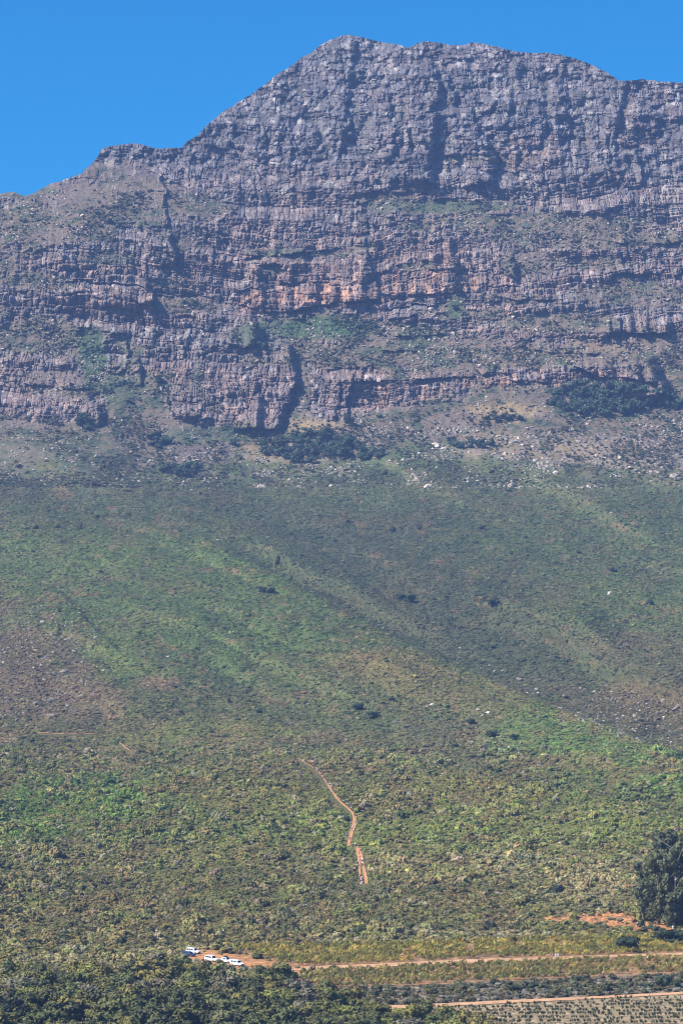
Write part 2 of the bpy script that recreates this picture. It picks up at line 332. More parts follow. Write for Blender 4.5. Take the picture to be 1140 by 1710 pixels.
def cliff_colour(px, py, D, rock, upper, stone, k, X, Z, q):
    n1, n2, n3 = fbm(X / 40, Z / 30, 4, 91), fbm(X / 7, Z / 9, 3, 92), fbm(X / 90, Z / 25, 3, 93)
    grey = mix(c3(.150, .128, .120), c3(.104, .100, .108), upper[..., None])
    pale = c3(.265, .242, .222)
    rust = c3(.30, .165, .10)
    purple = c3(.175, .124, .106)
    dark = c3(.085, .08, .08)
    o = np.ones(px.shape + (1,))
    C = grey * o if grey.ndim == 1 else grey.copy()
    e = lambda m: np.clip(m, 0, 1)[..., None]
    C = mix(C, purple, e((.25 + .75 * sstep(-.4, .4, n3)) * .8 * (1 - .5 * upper)))
    C = mix(C, pale, e(sstep(.15, .6, n2 + .4 * hsh(q['i2'], q['g'], 94) - .15) * .7))
    rz = np.zeros(px.shape)
    for cx, cy, rx, ry, s in [(600, 440, 360, 70, .42), (760, 600, 300, 60, .4), (250, 480, 260, 60, .3), (330, 650, 200, 60, .35), (560, 490, 190, 26, 1), (430, 500, 55, 28, .9), (720, 470, 170, 34, .75), (640, 660, 130, 32, .7), (840, 650, 140, 24, 1), (990, 632, 60, 16, .9),
                              (290, 510, 110, 30, .45), (210, 500, 110, 30, .4), (620, 560, 120, 20, .4), (400, 690, 90, 34, .5), (880, 232, 50, 12, .6), (560, 430, 150, 26, .35), (800, 520, 110, 18, .6),
                              (880, 262, 120, 30, .3), (90, 640, 90, 70, .3), (1000, 590, 120, 24, .4), (500, 350, 60, 30, .3)]:
        rz = np.maximum(rz, s * sstep(1.2, 0.4, np.hypot((px - cx) / rx, (py - cy) / ry) + .4 * n1))
    C = mix(C, rust, e(rz * sstep(-.45, .35, n2 + .5 * n1) * .85))
    C = mix(C, dark, e(sstep(.1, .55, fbm(X / 5, Z / 45, 3, 95)) * .6))
    C = mix(C, dark * 1.1, e(sstep(.0, .5, fbm(X / 30, Z / 34, 4, 29) + .5 * (q['kj'] - .5)) * .6 * (.35 + .65 * upper)))
    C = C * (.68 + .64 * q['ki'])[..., None]
    C = C * (0.72 + 0.56 * hsh(q['i2'], k, 96))[..., None]
    # slopes between the cliffs
    V = c3(.125, .098, .066) * o
    V = mix(V, c3(.052, .066, .034), e(sstep(-.15, .4, fbm(X / 9, Z / 5, 4, 97))))
    V = mix(V, c3(.15, .112, .088), e(sstep(0, .5, fbm(X / 50, Z / 24, 3, 98)) * .8))
    gz = np.zeros(px.shape)
    for cx, cy, rx, ry, s in [(540, 548, 90, 22, 1), (155, 590, 26, 70, .9), (200, 650, 60, 46, .6), (750, 345, 150, 14, .7), (695, 560, 34, 24, .8), (762, 515, 20, 34, .9), (440, 560, 50, 30, .8), (180, 436, 60, 14, .6),
                              (1050, 345, 40, 30, .3), (480, 424, 90, 8, .6), (100, 590, 120, 20, .4), (420, 725, 130, 16, .8), (60, 760, 180, 40, .3), (330, 600, 16, 60, .6), (945, 330, 20, 30, .5)]:
        gz = np.maximum(gz, s * sstep(1.25, 0.5, np.hypot((px - cx) / rx, (py - cy) / ry) + .5 * n1))
    V = mix(V, c3(.045, .075, .032), e(gz))
    yz = np.zeros(px.shape)
    for cx, cy, rx, ry, s in [(520, 712, 44, 14, 1), (840, 688, 60, 18, .8), (820, 750, 60, 30, .5), (980, 755, 120, 22, .55), (440, 750, 40, 16, .5), (1000, 580, 60, 12, .4), (600, 770, 200, 16, .35)]:
        yz = np.maximum(yz, s * sstep(1.25, 0.4, np.hypot((px - cx) / rx, (py - cy) / ry) + .5 * n2))
    V = mix(V, c3(.27, .195, .095), e(yz * .9))
    scree = sstep(705, 740, py) * sstep(800, 770, py)
    V = mix(V, c3(.20, .165, .135), e(scree * sstep(-.2, .3, n2) * .6 * sstep(200, 420, px)))
    V = mix(V, c3(.36, .32, .28), e(stone))
    return mix(V, C, e(rock))

# ------------------------------------------------------------------ hillside colours (what grows where, with light and shade painted along the spurs)
HILLC = [  # cx, cy, rx, ry, colour, strength
    (60, 1090, 150, 110, (.100, .083, .056), 1), (110, 1170, 110, 44, (.108, .09, .064), .8), (270, 1140, 50, 16, (.15, .11, .08), .8), (-60, 1000, 120, 70, (.13, .10, .07), .7),
    (300, 1000, 300, 130, (.062, .118, .03), .8), (100, 930, 160, 60, (.075, .13, .035), .7), (420, 1060, 200, 90, (.058, .11, .03), .7), (200, 1090, 60, 50, (.08, .14, .03), .7),
    (160, 1330, 190, 46, (.070, .138, .032), 1), (330, 1235, 170, 30, (.105, .135, .035), .9), (40, 1370, 90, 40, (.06, .12, .026), .8), (300, 1390, 160, 20, (.05, .095, .028), .6),
    (60, 1260, 110, 50, (.07, .08, .036), .9), (640, 1120, 110, 36, (.12, .105, .042), .8), (560, 1160, 120, 40, (.07, .11, .034), .5), (770, 1160, 160, 36, (.095, .10, .042), .7),
    (640, 1200, 120, 34, (.055, .095, .034), .6), (760, 1230, 100, 34, (.09, .095, .055), .6), (960, 1230, 140, 60, (.066, .130, .034), 1), (1080, 1290, 140, 44, (.072, .130, .034), 1),
    (1080, 1190, 130, 50, (.12, .088, .054), .9), (900, 1140, 80, 24, (.10, .09, .066), .5), (1020, 1075, 70, 30, (.12, .10, .06), .7), (1120, 1100, 70, 50, (.10, .09, .05), .5),
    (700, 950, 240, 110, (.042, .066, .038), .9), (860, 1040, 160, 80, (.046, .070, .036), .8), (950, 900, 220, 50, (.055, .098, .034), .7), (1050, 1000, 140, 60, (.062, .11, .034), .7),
    (300, 845, 320, 50, (.064, .094, .046), .7), (800, 820, 380, 36, (.068, .104, .048), .8), (90, 800, 150, 36, (.062, .088, .05), .8), (520, 900, 120, 50, (.05, .074, .042), .7),
    (500, 1330, 260, 60, (.105, .112, .036), .9), (780, 1320, 160, 30, (.13, .12, .042), .9), (760, 1345, 120, 18, (.115, .085, .06), .8), (420, 1300, 200, 24, (.085, .085, .036), .7), (380, 1335, 60, 14, (.17, .14, .06), .6),
    (700, 1400, 440, 44, (.115, .145, .036), .85), (300, 1425, 220, 30, (.125, .12, .05), .7), (980, 1400, 220, 40, (.105, .125, .042), .8), (90, 1445, 160, 34, (.14, .11, .07), .6), (600, 1390, 120, 30, (.12, .155, .034), .6),
    (760, 1455, 160, 30, (.185, .15, .11), .8), (1000, 1470, 120, 46, (.19, .155, .115), .85), (900, 1440, 120, 26, (.16, .13, .10), .7), (480, 1440, 100, 22, (.14, .115, .08), .6), (650, 1450, 60, 34, (.18, .15, .11), .6),
    (300, 1490, 330, 34, (.082, .076, .038), .8), (640, 1500, 260, 34, (.078, .076, .04), .85), (160, 1550, 260, 44, (.10, .084, .05), .8), (600, 1545, 320, 30, (.092, .08, .05), .8), (1000, 1520, 160, 12, (.09, .082, .056), .6),
    (820, 1568, 240, 12, (.19, .16, .13), .8), (280, 1590, 60, 10, (.22, .19, .14), .7), (130, 1604, 100, 10, (.2, .17, .13), .7), (600, 1572, 140, 8, (.13, .105, .08), .8),
]

def hill_colour(px, py):
    n = fbm(px / 40, py / 26, 4, 101)
    n2 = fbm(px / 12, py / 8, 3, 102)
    o = np.ones(px.shape + (1,))
    C = c3(.05, .085, .037) * o
    C = mix(C, c3(.088, .10, .040), sstep(1050, 1300, py)[..., None])
    C = mix(C, c3(.098, .096, .046), sstep(1380, 1500, py)[..., None])
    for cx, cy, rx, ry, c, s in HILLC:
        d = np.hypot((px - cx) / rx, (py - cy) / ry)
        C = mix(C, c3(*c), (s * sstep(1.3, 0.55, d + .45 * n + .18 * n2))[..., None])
    # dry brown patches everywhere, small
    C = mix(C, c3(.14, .10, .062), (sstep(.30, .62, fbm(px / 26 + 9, py / 13, 4, 103)) * .65)[..., None])
    C = mix(C, c3(.036, .058, .026), (sstep(.22, .6, fbm(px / 18 + 3, py / 9, 4, 104)) * .6)[..., None])
    fr = sstep(1180, 1300, py + 0 * px)
    for sx, sy, sd, lo, hi, c, k in [(30, 9, 171, .12, .5, (.056, .066, .030), .5), (24, 7, 172, .16, .55, (.135, .120, .060), .7), (46, 12, 173, .15, .5, (.115, .130, .036), .7), (18, 5, 174, .25, .6, (.19, .155, .11), .6), (60, 16, 175, .1, .5, (.115, .085, .048), .75)]:
        C = mix(C, c3(*c), (k * (.35 + .65 * fr) * sstep(lo, hi, fbm(px / sx + py / 90, py / sy, 4, sd)))[..., None])
    # greener sunlit spur flanks painted lighter; thick growth and painted shade behind the crests
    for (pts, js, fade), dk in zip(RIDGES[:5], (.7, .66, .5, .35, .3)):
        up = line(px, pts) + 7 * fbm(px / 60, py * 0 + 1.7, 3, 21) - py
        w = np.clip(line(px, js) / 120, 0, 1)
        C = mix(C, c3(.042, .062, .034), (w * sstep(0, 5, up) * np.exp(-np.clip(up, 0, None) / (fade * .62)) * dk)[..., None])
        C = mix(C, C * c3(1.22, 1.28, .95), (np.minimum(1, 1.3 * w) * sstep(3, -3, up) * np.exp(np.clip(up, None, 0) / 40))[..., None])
    g = C.mean(-1, keepdims=True)
    C = g + (C - g) * .72
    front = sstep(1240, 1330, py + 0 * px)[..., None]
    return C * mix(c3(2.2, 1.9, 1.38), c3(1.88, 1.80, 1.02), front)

# bare earth (the soil's own colour)
def earth_mask(px, py):
    n = fbm(px / 14, py / 5, 4, 111)
    m = np.zeros(np.shape(px))
    for cx, cy, rx, ry in [(1000, 1533, 80, 10), (1060, 1545, 62, 9), (960, 1536, 50, 7), (1100, 1552, 40, 5)]:
        m = np.maximum(m, sstep(1.15, .7, np.hypot((px - cx) / rx, (py - cy) / ry) + .45 * n))
    park = sstep(-4, 3, py - line(px, [(290, 1600), (320, 1588), (350, 1584), (400, 1594), (480, 1610), (520, 1612)])) * sstep(300, 316, px) * sstep(530, 490, px) * sstep(6, -2, py - line(px, [(300, 1603), (360, 1612), (400, 1622), (440, 1617), (478, 1624), (492, 1652), (540, 1660)]))
    return np.maximum(m, park)

VINE_TOP = [(300, 1590), (370, 1583), (480, 1583), (600, 1580), (760, 1576), (900, 1570), (1140, 1566), (1400, 1562)]
ROAD1_T = [(300, 1628), (490, 1616), (620, 1611), (760, 1604), (930, 1599), (1140, 1592), (1400, 1584)]
ROAD1_B = [(300, 1634), (490, 1622), (620, 1617), (760, 1610), (930, 1604), (1140, 1596), (1400, 1588)]
STRIP_T = [(300, 1660), (520, 1650), (680, 1648), (800, 1641), (1000, 1632), (1140, 1626), (1400, 1616)]
ROAD2_T = [(300, 1700), (620, 1682), (740, 1677), (860, 1671), (1000, 1665), (1140, 1658), (1400, 1646)]
ROAD2_B = [(300, 1708), (620, 1688), (740, 1682), (860, 1676), (1000, 1669), (1140, 1662), (1400, 1650)]

def field_of(px, py):
    """0 none, 1 upper vines, 2 lower vines, 3 scrub strip, 4 near vines"""
    f = np.zeros(np.shape(px), int)
    right = px > np.interp(py, [1580, 1600, 1620, 1640, 1660, 1690, 1720], [362, 440, 500, 505, 540, 700, 760])
    f = np.where(right & (py > line(px, VINE_TOP)) & (py < line(px, ROAD1_T)), 1, f)
    f = np.where(right & (py > line(px, ROAD1_B)) & (py < line(px, STRIP_T)), 2, f)
    f = np.where(right & (py > line(px, STRIP_T)) & (py < line(px, ROAD2_T)), 3, f)
    f = np.where(right & (py > line(px, ROAD2_B)), 4, f)
    return f

def ground_colour(px, py):
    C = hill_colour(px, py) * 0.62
    n = fbm(px / 20, py / 5, 4, 121)
    f = field_of(px, py)
    soil = mix(c3(.34, .19, .085), c3(.25, .165, .085), sstep(-.3, .4, n)[..., None])
    tan = mix(c3(.34, .255, .145), c3(.24, .185, .10), sstep(-.3, .4, n)[..., None])
    fm = ((f == 1) | (f == 2))[..., None]
    C = np.where(fm, soil, C)
    C = np.where((f == 3)[..., None], mix(c3(.16, .12, .07), c3(.22, .17, .11), sstep(-.2, .4, n)[..., None]), C)
    C = np.where((f == 4)[..., None], tan, C)
    C = mix(C, mix(c3(.46, .22, .085), c3(.36, .185, .085), sstep(-.4, .4, n)[..., None]), earth_mask(px, py)[..., None])
    return C

# ------------------------------------------------------------------ materials
def new_mat(name):
    m = bpy.data.materials.new(name)
    m.use_nodes = True
    nt = m.node_tree
    p = nt.nodes['Principled BSDF']
    p.inputs['Specular IOR Level'].default_value = 0.15
    p.inputs['Roughness'].default_value = 0.85
    return m, nt, p

def noisy(nt, src, scale, lo, hi, coord='Object'):
    """source colour times a noise between lo and hi"""
    tc = nt.nodes.new('ShaderNodeTexCoord')
    no = nt.nodes.new('ShaderNodeTexNoise')
    no.inputs['Scale'].default_value = scale
    no.inputs['Detail'].default_value = 4
    nt.links.new(tc.outputs[coord], no.inputs['Vector'])
    mr = nt.nodes.new('ShaderNodeMapRange')
    mr.inputs['From Min'].default_value, mr.inputs['From Max'].default_value = 0.3, 0.7
    mr.inputs['To Min'].default_value, mr.inputs['To Max'].default_value = lo, hi
    nt.links.new(no.outputs['Fac'], mr.inputs['Value'])
    mx = nt.nodes.new('ShaderNodeMix')
    mx.data_type, mx.blend_type = 'RGBA', 'MULTIPLY'
    mx.inputs['Factor'].default_value = 1.0
    nt.links.new(src, mx.inputs[6])
    nt.links.new(mr.outputs[0], mx.inputs[7])
    return mx.outputs[2]

def attr_mat(name, attr, kind='GEOMETRY', scale=0.6, lo=0.75, hi=1.25, rough=0.9):
    m, nt, p = new_mat(name)
    a = nt.nodes.new('ShaderNodeAttribute')
    a.attribute_name, a.attribute_type = attr, kind
    nt.links.new(noisy(nt, a.outputs['Color'], scale, lo, hi), p.inputs['Base Color'])
    p.inputs['Roughness'].default_value = rough
    return m

def flat_mat(name, c, scale=3.0, lo=0.85, hi=1.15, rough=0.8, spec=0.15, metal=0.0):
    m, nt, p = new_mat(name)
    rgb = nt.nodes.new('ShaderNodeRGB')
    rgb.outputs[0].default_value = (*c, 1)
    nt.links.new(noisy(nt, rgb.outputs[0], scale, lo, hi), p.inputs['Base Color'])
    p.inputs['Roughness'].default_value, p.inputs['Specular IOR Level'].default_value, p.inputs['Metallic'].default_value = rough, spec, metal
    return m

def object_mat(name, scale=0.8, lo=0.7, hi=1.3, rough=0.85, spec=0.12):
    """colour of the object itself (obj.color)"""
    m, nt, p = new_mat(name)
    oi = nt.nodes.new('ShaderNodeObjectInfo')
    nt.links.new(noisy(nt, oi.outputs['Color'], scale, lo, hi), p.inputs['Base Color'])
    p.inputs['Roughness'].default_value, p.inputs['Specular IOR Level'].default_value = rough, spec
    return m

M_ROCK = attr_mat('mountain_rock', 'Col', scale=0.35, lo=0.8, hi=1.2)
M_HILL = attr_mat('hillside_ground', 'Col', scale=0.55, lo=0.42, hi=1.3)
M_SHRUB = attr_mat('shrub_leaves', 'tint', 'INSTANCER', scale=2.5, lo=0.75, hi=1.25)
M_STONE = attr_mat('loose_stone', 'tint', 'INSTANCER', scale=1.5, lo=0.8, hi=1.2)
M_LEAF = object_mat('tree_leaves', scale=0.9, lo=0.65, hi=1.35)
M_BARK = flat_mat('bark', (.11, .085, .065), 4)
M_PALEBARK = flat_mat('pale_bark', (.42, .37, .31), 2, .7, 1.2)
M_DEAD = flat_mat('bleached_wood', (.50, .47, .43), 3)
M_DIRT = flat_mat('orange_dirt', (.45, .225, .105), 0.5, .75, 1.2, .95)
M_ROADDIRT = flat_mat('road_dirt', (.46, .27, .145), 0.35, .75, 1.2, .95)
M_BOULDER = object_mat('boulder_stone', scale=0.8, lo=.75, hi=1.2)

# ------------------------------------------------------------------ mesh helpers
def tag(o, label=None, cat=None, group=None, kind=None):
    if label: o['label'] = label
    if cat: o['category'] = cat
    if group: o['group'] = group
    if kind: o['kind'] = kind
    return o

def link(name, me, mat=None, parent=None):
    o = bpy.data.objects.new(name, me)
    COL.objects.link(o)
    if mat is not None and me is not None and not me.materials:
        me.materials.append(mat)
    if parent is not None:
        o.parent = parent
    return o

def grid_mesh(name, V, colours=None, smooth=False):
    nr, nc = V.shape[:2]
    idx = np.arange(nr * nc, dtype=np.int32).reshape(nr, nc)
    q = np.stack([idx[:-1, :-1], idx[:-1, 1:], idx[1:, 1:], idx[1:, :-1]], -1).reshape(-1)
    return raw_mesh(name, V.reshape(-1, 3), q, 4, colours, smooth)

def raw_mesh(name, V, q, n, colours=None, smooth=False):
    me = bpy.data.meshes.new(name)
    V = np.ascontiguousarray(V, np.float32)
    me.vertices.add(len(V)); me.vertices.foreach_set('co', V.ravel())
    me.loops.add(len(q)); me.loops.foreach_set('vertex_index', np.ascontiguousarray(q, np.int32))
    nf = len(q) // n
    me.polygons.add(nf); me.polygons.foreach_set('loop_start', np.arange(0, nf * n, n, dtype=np.int32))
    me.polygons.foreach_set('use_smooth', np.full(nf, smooth))
    if colours is not None:
        a = me.attributes.new('Col', 'FLOAT_COLOR', 'POINT')
        c = np.ones((len(V), 4), np.float32); c[:, :3] = colours.reshape(-1, 3)
        a.data.foreach_set('color', c.ravel())
    me.update(calc_edges=True)
    return me

class MB:
    """collects simple shapes into one mesh"""
    def __init__(s): s.v, s.f = [], []
    def quad(s, *p):
        n = len(s.v); s.v += [tuple(x) for x in p]; s.f.append(tuple(range(n, n + len(p))))
    def loft(s, rings, cap=True):
        n0, m = len(s.v), len(rings[0])
        for r in rings: s.v += [tuple(x) for x in r]
        for i in range(len(rings) - 1):
            for j in range(m):
                a, b = n0 + i * m + j, n0 + i * m + (j + 1) % m
                s.f.append((a, b, b + m, a + m))
        if cap:
            s.f.append(tuple(n0 + j for j in reversed(range(m))))
            s.f.append(tuple(n0 + (len(rings) - 1) * m + j for j in range(m)))
    def tube(s, pts, rads, seg=6):
        rings = []
        pts = [Vector(p) for p in pts]
        for i, p in enumerate(pts):
            d = (pts[min(i + 1, len(pts) - 1)] - pts[max(i - 1, 0)]).normalized()
            u = d.cross(Vector((0, 0, 1)) if abs(d.z) < .9 else Vector((1, 0, 0))).normalized()
            w = d.cross(u)
            rings.append([p + (u * math.cos(a) + w * math.sin(a)) * rads[i] for a in [2 * math.pi * k / seg for k in range(seg)]])
        s.loft(rings)
    def box(s, c, d, taper=1.0):
        x, y, z = c; a, b, h = d[0] / 2, d[1] / 2, d[2] / 2
        s.loft([[(x - a, y - b, z - h), (x + a, y - b, z - h), (x + a, y + b, z - h), (x - a, y + b, z - h)],
                [(x - a * taper, y - b * taper, z + h), (x + a * taper, y - b * taper, z + h), (x + a * taper, y + b * taper, z + h), (x - a * taper, y + b * taper, z + h)]])
    def cyl(s, c, axis, r, h, seg=14):
        c = Vector(c); ax = Vector(axis).normalized()
        s.tube([c - ax * h / 2, c + ax * h / 2], [r, r], seg)
    def mesh(s, name, smooth=False):
        me = bpy.data.meshes.new(name); me.from_pydata(s.v, [], s.f); me.update()
        if smooth: me.polygons.foreach_set('use_smooth', [True] * len(me.polygons))
        return me
    def build(s, name, mat, parent=None, smooth=False): return link(name, s.mesh(name, smooth), mat, parent)

# ------------------------------------------------------------------ the lines of the footpaths (photo x, y, half width)
TRAIL = [(500, 1268, .9), (507, 1273, 1.1), (521, 1281, 1.0), (530, 1288, 1.1), (537, 1296, 1.4), (541, 1303, 1.6), (549.5, 1313.7, 1.8), (555.6, 1324, 2.2),
         (563.5, 1334.7, 2.4), (572, 1343.5, 2.2), (581, 1351, 2.3), (588, 1357.5, 2.4), (592, 1366, 3.2), (591, 1378, 3.6), (587, 1389, 3.4), (584, 1402, 3.2), (581.5, 1413.7, 3)]
TRAIL_L = [(596, 1415, 2.2), (597, 1426, 2.3), (599, 1436, 2.2), (600.5, 1450, 1.7), (601, 1464, 1.6), (603, 1478, 1.8)]
TRAIL_R = [(600, 1417, 2.4), (603, 1430, 2.6), (606.5, 1448, 2.5), (609.5, 1462, 2.8), (612, 1477, 3.0)]
TRAIL_U = [(199, 1240, .9), (204, 1244, 1.3), (208, 1248, 1.5), (214, 1252, 1.1), (221, 1256, .8)]
TRAIL_S = [(62, 1224, .5), (90, 1226, .8), (110, 1225.5, .9), (128, 1226, .5), (134, 1225, .9), (146, 1226, .8), (160, 1227, .5)]

# hikers (x, y on an enlargement of the path, colour of the top)
WALK = [(232, 155, 'maroon'), (265, 188, 'white'), (355, 237, 'black'), (375, 252, 'navy'), (388, 258, 'white'), (399, 272, 'white'), (405, 290, 'navy'), (432, 315, 'pink'), (445, 314, 'black'), (453, 350, 'black'), (490, 388, 'navy'),
        (501, 399, 'black'), (515, 412, 'white'), (531, 435, 'white'), (541, 457, 'black'), (538, 490, 'white'), (550, 474, 'black'), (588, 527, 'black'), (612, 558, 'yellow'), (648, 576, 'white'), (706, 630, 'navy'), (716, 642, 'white'),
        (730, 662, 'black'), (752, 710, 'black'), (722, 752, 'maroon'), (716, 786, 'white'), (736, 816, 'white'), (710, 832, 'black'), (728, 830, 'white'), (677, 880, 'grey'), (670, 898, 'white'), (684, 908, 'black'), (709, 934, 'maroon'), (670, 954, 'black')]
LOW = [(755, 986, 'white'), (764, 994, 'black'), (806, 1046, 'maroon'), (838, 1116, 'navy'), (820, 1136, 'white'), (829, 1152, 'navy'), (828, 1168, 'white'), (830, 1188, 'black'), (786, 1166, 'navy'), (790, 1192, 'grey'),
       (808, 1290, 'maroon'), (822, 1308, 'white'), (813, 1332, 'white'), (830, 1334, 'black'), (802, 1338, 'black'), (822, 1360, 'white'), (786, 1370, 'maroon'), (814, 1374, 'white')]
FEET = [(460 + x / 5.7, 1240 + y / 5.7 + 2.4) for x, y, c in WALK + LOW] + [(209, 1247), (211.5, 1250.5), (216, 1253.5), (222, 1257.5), (1064, 1550), (993, 1540), (1123, 1556)]
def near_trail(px, py, r):
    """True where shrubs (r: their radius in photo px) were cleared for the paths or would hide them"""
    m = np.zeros(np.shape(px), bool)
    for T in (TRAIL, TRAIL_L, TRAIL_R, TRAIL_U):
        T = np.array(T)
        dn = 1.5 + 1.7 * r
        for k in (0.0, 0.5, 1.0):
            yy = py - dn * k
            xc = np.interp(yy, T[:, 1], T[:, 0]); w = np.interp(yy, T[:, 1], T[:, 2])
            m |= (yy > T[0, 1] - 1.5) & (yy < T[-1, 1] + .5) & (np.abs(px - xc) < w * .75 + .85 * r)
    for x, y in FEET:
        m |= (np.abs(px - x) < 1.8 + .8 * r) & (py > y - 1.5) & (py < y + 1 + 1.5 * r)
    ys = np.interp(px, [p[0] for p in TRAIL_S], [p[1] for p in TRAIL_S])
    m |= (px > 60) & (px < 160) & (py > ys - 1) & (py < ys + 1 + .9 * r)
    return m

# ------------------------------------------------------------------ setting: mountain, hillside, ground
PXC = np.concatenate([np.arange(-260, -20, 5.0), np.arange(-20, 1160, 0.95), np.arange(1160, 1401, 5.0)])
HILL_TOP = lambda px: line(px, [(-300, 800), (0, 802), (250, 800), (450, 802), (600, 788), (700, 764), (800, 774), (950, 790), (1140, 803), (1400, 806)]) + 13 * fbm(px / 60, px * 0, 4, 131)
GROUND_TOP = 1560.0

# mountain
NR = 780
tt = np.linspace(0, 1, NR)[:, None]
PX = np.repeat(PXC[None, :], NR, 0)
top = skyline(PXC)[None, :]
PYm = (HILL_TOP(PXC) + 6)[None, :] * (1 - tt) + top * tt
D, rock, upper, stone, kk, Xb, Zb, q = cliff_fields(PX, PYm)
# keep the join with the hillside tight
jn = sstep(0, 26, HILL_TOP(PX) - PYm)
D = mix(Dbase(PX, PYm), D, jn)
Cm = cliff_colour(PX, PYm, D, rock, upper, stone, kk, Xb, Zb, q)
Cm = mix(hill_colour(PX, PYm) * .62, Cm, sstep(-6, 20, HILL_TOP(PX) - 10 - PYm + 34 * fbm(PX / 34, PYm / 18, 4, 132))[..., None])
x, y, z = to_world(PX, PYm, D)
V = np.stack([x, y, z], -1)
tp = V[-1]
back = [tp + np.array(o) for o in ((0, 14, -2.5), (0, 60, -24), (0, 200, -130), (0, 520, -480), (0, 640, -800))]
V = np.concatenate([V, np.array(back)], 0)
Cm = np.concatenate([Cm, np.repeat(Cm[-1:], 5, 0)], 0)
mountain = link('mountain', grid_mesh('mountain', V, Cm), M_ROCK)
tag(mountain, 'layered grey and rust coloured sandstone mountain above the green slopes', kind='structure')
PEAK_Z = float(V[..., 2].max())

# hillside
NR = 640
tt = np.linspace(0, 1, NR)[:, None]
PX = np.repeat(PXC[None, :], NR, 0)
PYh = (GROUND_TOP + 4) * (1 - tt) + HILL_TOP(PXC)[None, :] * tt
D = Dbase(PX, PYh) + 0.0
x, y, z = to_world(PX, PYh, D)
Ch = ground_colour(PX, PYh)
z = z + 0.9 * fbm(x / 2.2, y / 3, 3, 133) * ~near_trail(PX, PYh, 2.5) * sstep(1, 8, PYh - HILL_TOP(PX)) * sstep(1560, 1540, PYh)
hillside = link('hillside', grid_mesh('hillside', np.stack([x, y, z], -1), Ch), M_HILL)
tag(hillside, 'green and brown shrub covered lower slopes of the mountain', kind='structure')

# plain
rows = np.concatenate([[GROUND_TOP], np.arange(GROUND_TOP + 1, 1730, 0.9), np.arange(1732, 2300, 12), [2500, 2900, 3500, 3990]])[::-1]
PX = np.repeat(PXC[None, :], len(rows), 0); PYg = np.repeat(rows[:, None], len(PXC), 1)
D = Dbase(PX, PYg)
x, y, z = to_world(PX, PYg, D)
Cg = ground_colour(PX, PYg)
G = np.stack([x, y, z], -1)
near = [np.stack([np.linspace(-420, 420, len(PXC)), np.full(len(PXC), yy), np.full(len(PXC), -50.0)], -1) for yy in (-160.0, -20.0, 120.0)]
G = np.concatenate([np.array(near), G], 0)
Cg = np.concatenate([np.repeat(Cg[:1], 3, 0), Cg], 0)
ground = link('ground', grid_mesh('ground', G, Cg), M_HILL)
tag(ground, 'dry orange and tan soil of the valley floor', kind='structure')

# draped strips: dirt roads and footpaths
def strip(name, ptsA, ptsB, mat, label, lift=0.15, n=160, wob=0.6):
    """between two photo polylines"""
    pa, pb = np.array(ptsA, float), np.array(ptsB, float)
    def res(p):
        s = np.concatenate([[0], np.cumsum(np.hypot(*np.diff(p, axis=0).T))]); u = np.linspace(0, s[-1], n)
        return np.interp(u, s, p[:, 0]), np.interp(u, s, p[:, 1])
    ax, ay = res(pa); bx, by = res(pb)
    ks = np.linspace(0, 1, 5)[:, None]
    px, py = ax * (1 - ks) + bx * ks, ay * (1 - ks) + by * ks
    nn = wob * fbm(np.linspace(0, n / 6, n), ks * 0 + len(name), 3, 141)
    wx, wy = (bx - ax), (by - ay); wl = np.hypot(wx, wy) + 1e-6
    px, py = px + nn * wx / wl, py + nn * wy / wl
    x, y, z = to_world(px, py, Dbase(px, py))
    V = np.stack([x, y, z + lift], -1)
    if True:
        a, b = V[0, 1] - V[0, 0], V[1, 0] - V[0, 0]
        if a[0] * b[1] - a[1] * b[0] < 0: V = V[::-1]
    o = link(name, grid_mesh(name, V, smooth=True), mat)
    return tag(o, label, kind='structure')
sub = lambda L, lo, hi: [(lo, float(line(lo, L)))] + [p for p in L if lo < p[0] < hi] + [(hi, float(line(hi, L)))]
strip('dirt_road', sub(ROAD1_T, 470, 1390), sub(ROAD1_B, 470, 1390), M_ROADDIRT, 'pale orange dirt road between the two vineyard blocks')
strip('dirt_road', sub(ROAD2_T, 600, 1390), sub(ROAD2_B, 600, 1390), M_ROADDIRT, 'orange dirt road below the strip of scrub')

def trail(T, label):
    A = [(p[0] - p[2] * .92, p[1]) for p in T]; B = [(p[0] + p[2] * .92, p[1]) for p in T]
    return strip('footpath', A, B, M_DIRT, label, 0.2, 160, 1.0)
trail(TRAIL, 'narrow orange dirt footpath winding down the slope full of hikers')
trail(TRAIL_L, 'left of the twin orange dirt ruts at the foot of the trail')
trail(TRAIL_R, 'right and wider of the twin orange dirt ruts at the foot of the trail')
trail(TRAIL_U, 'short bit of orange footpath high on the left hill')
A = [(p[0], p[1] - p[2] * .55) for p in TRAIL_S]; B = [(p[0], p[1] + p[2] * .55) for p in TRAIL_S]
strip('footpath', A, B, M_DIRT, 'thin orange level footpath below the bare brown patch', 0.3, 120, .3)

# ------------------------------------------------------------------ plants
def leaf_quads(rng, C, Nrm, size, droop=0.0):
    """one ragged leaf spray per point: quads lying roughly along the surface"""
    n = len(C)
    d = Nrm + rng.normal(0, .55, (n, 3)); d[:, 2] += .25 - droop
    d /= np.linalg.norm(d, axis=1)[:, None]
    u = np.cross(d, rng.normal(0, 1, (n, 3))); u /= np.linalg.norm(u, axis=1)[:, None]
    w = np.cross(d, u)
    s = size * rng.uniform(.6, 1.35, (n, 1)); s2 = size * rng.uniform(.35, .9, (n, 1))
    return np.stack([C + u * s, C + w * s2, C - u * s * .8, C - w * s2 * 1.1], 1).reshape(-1, 3)

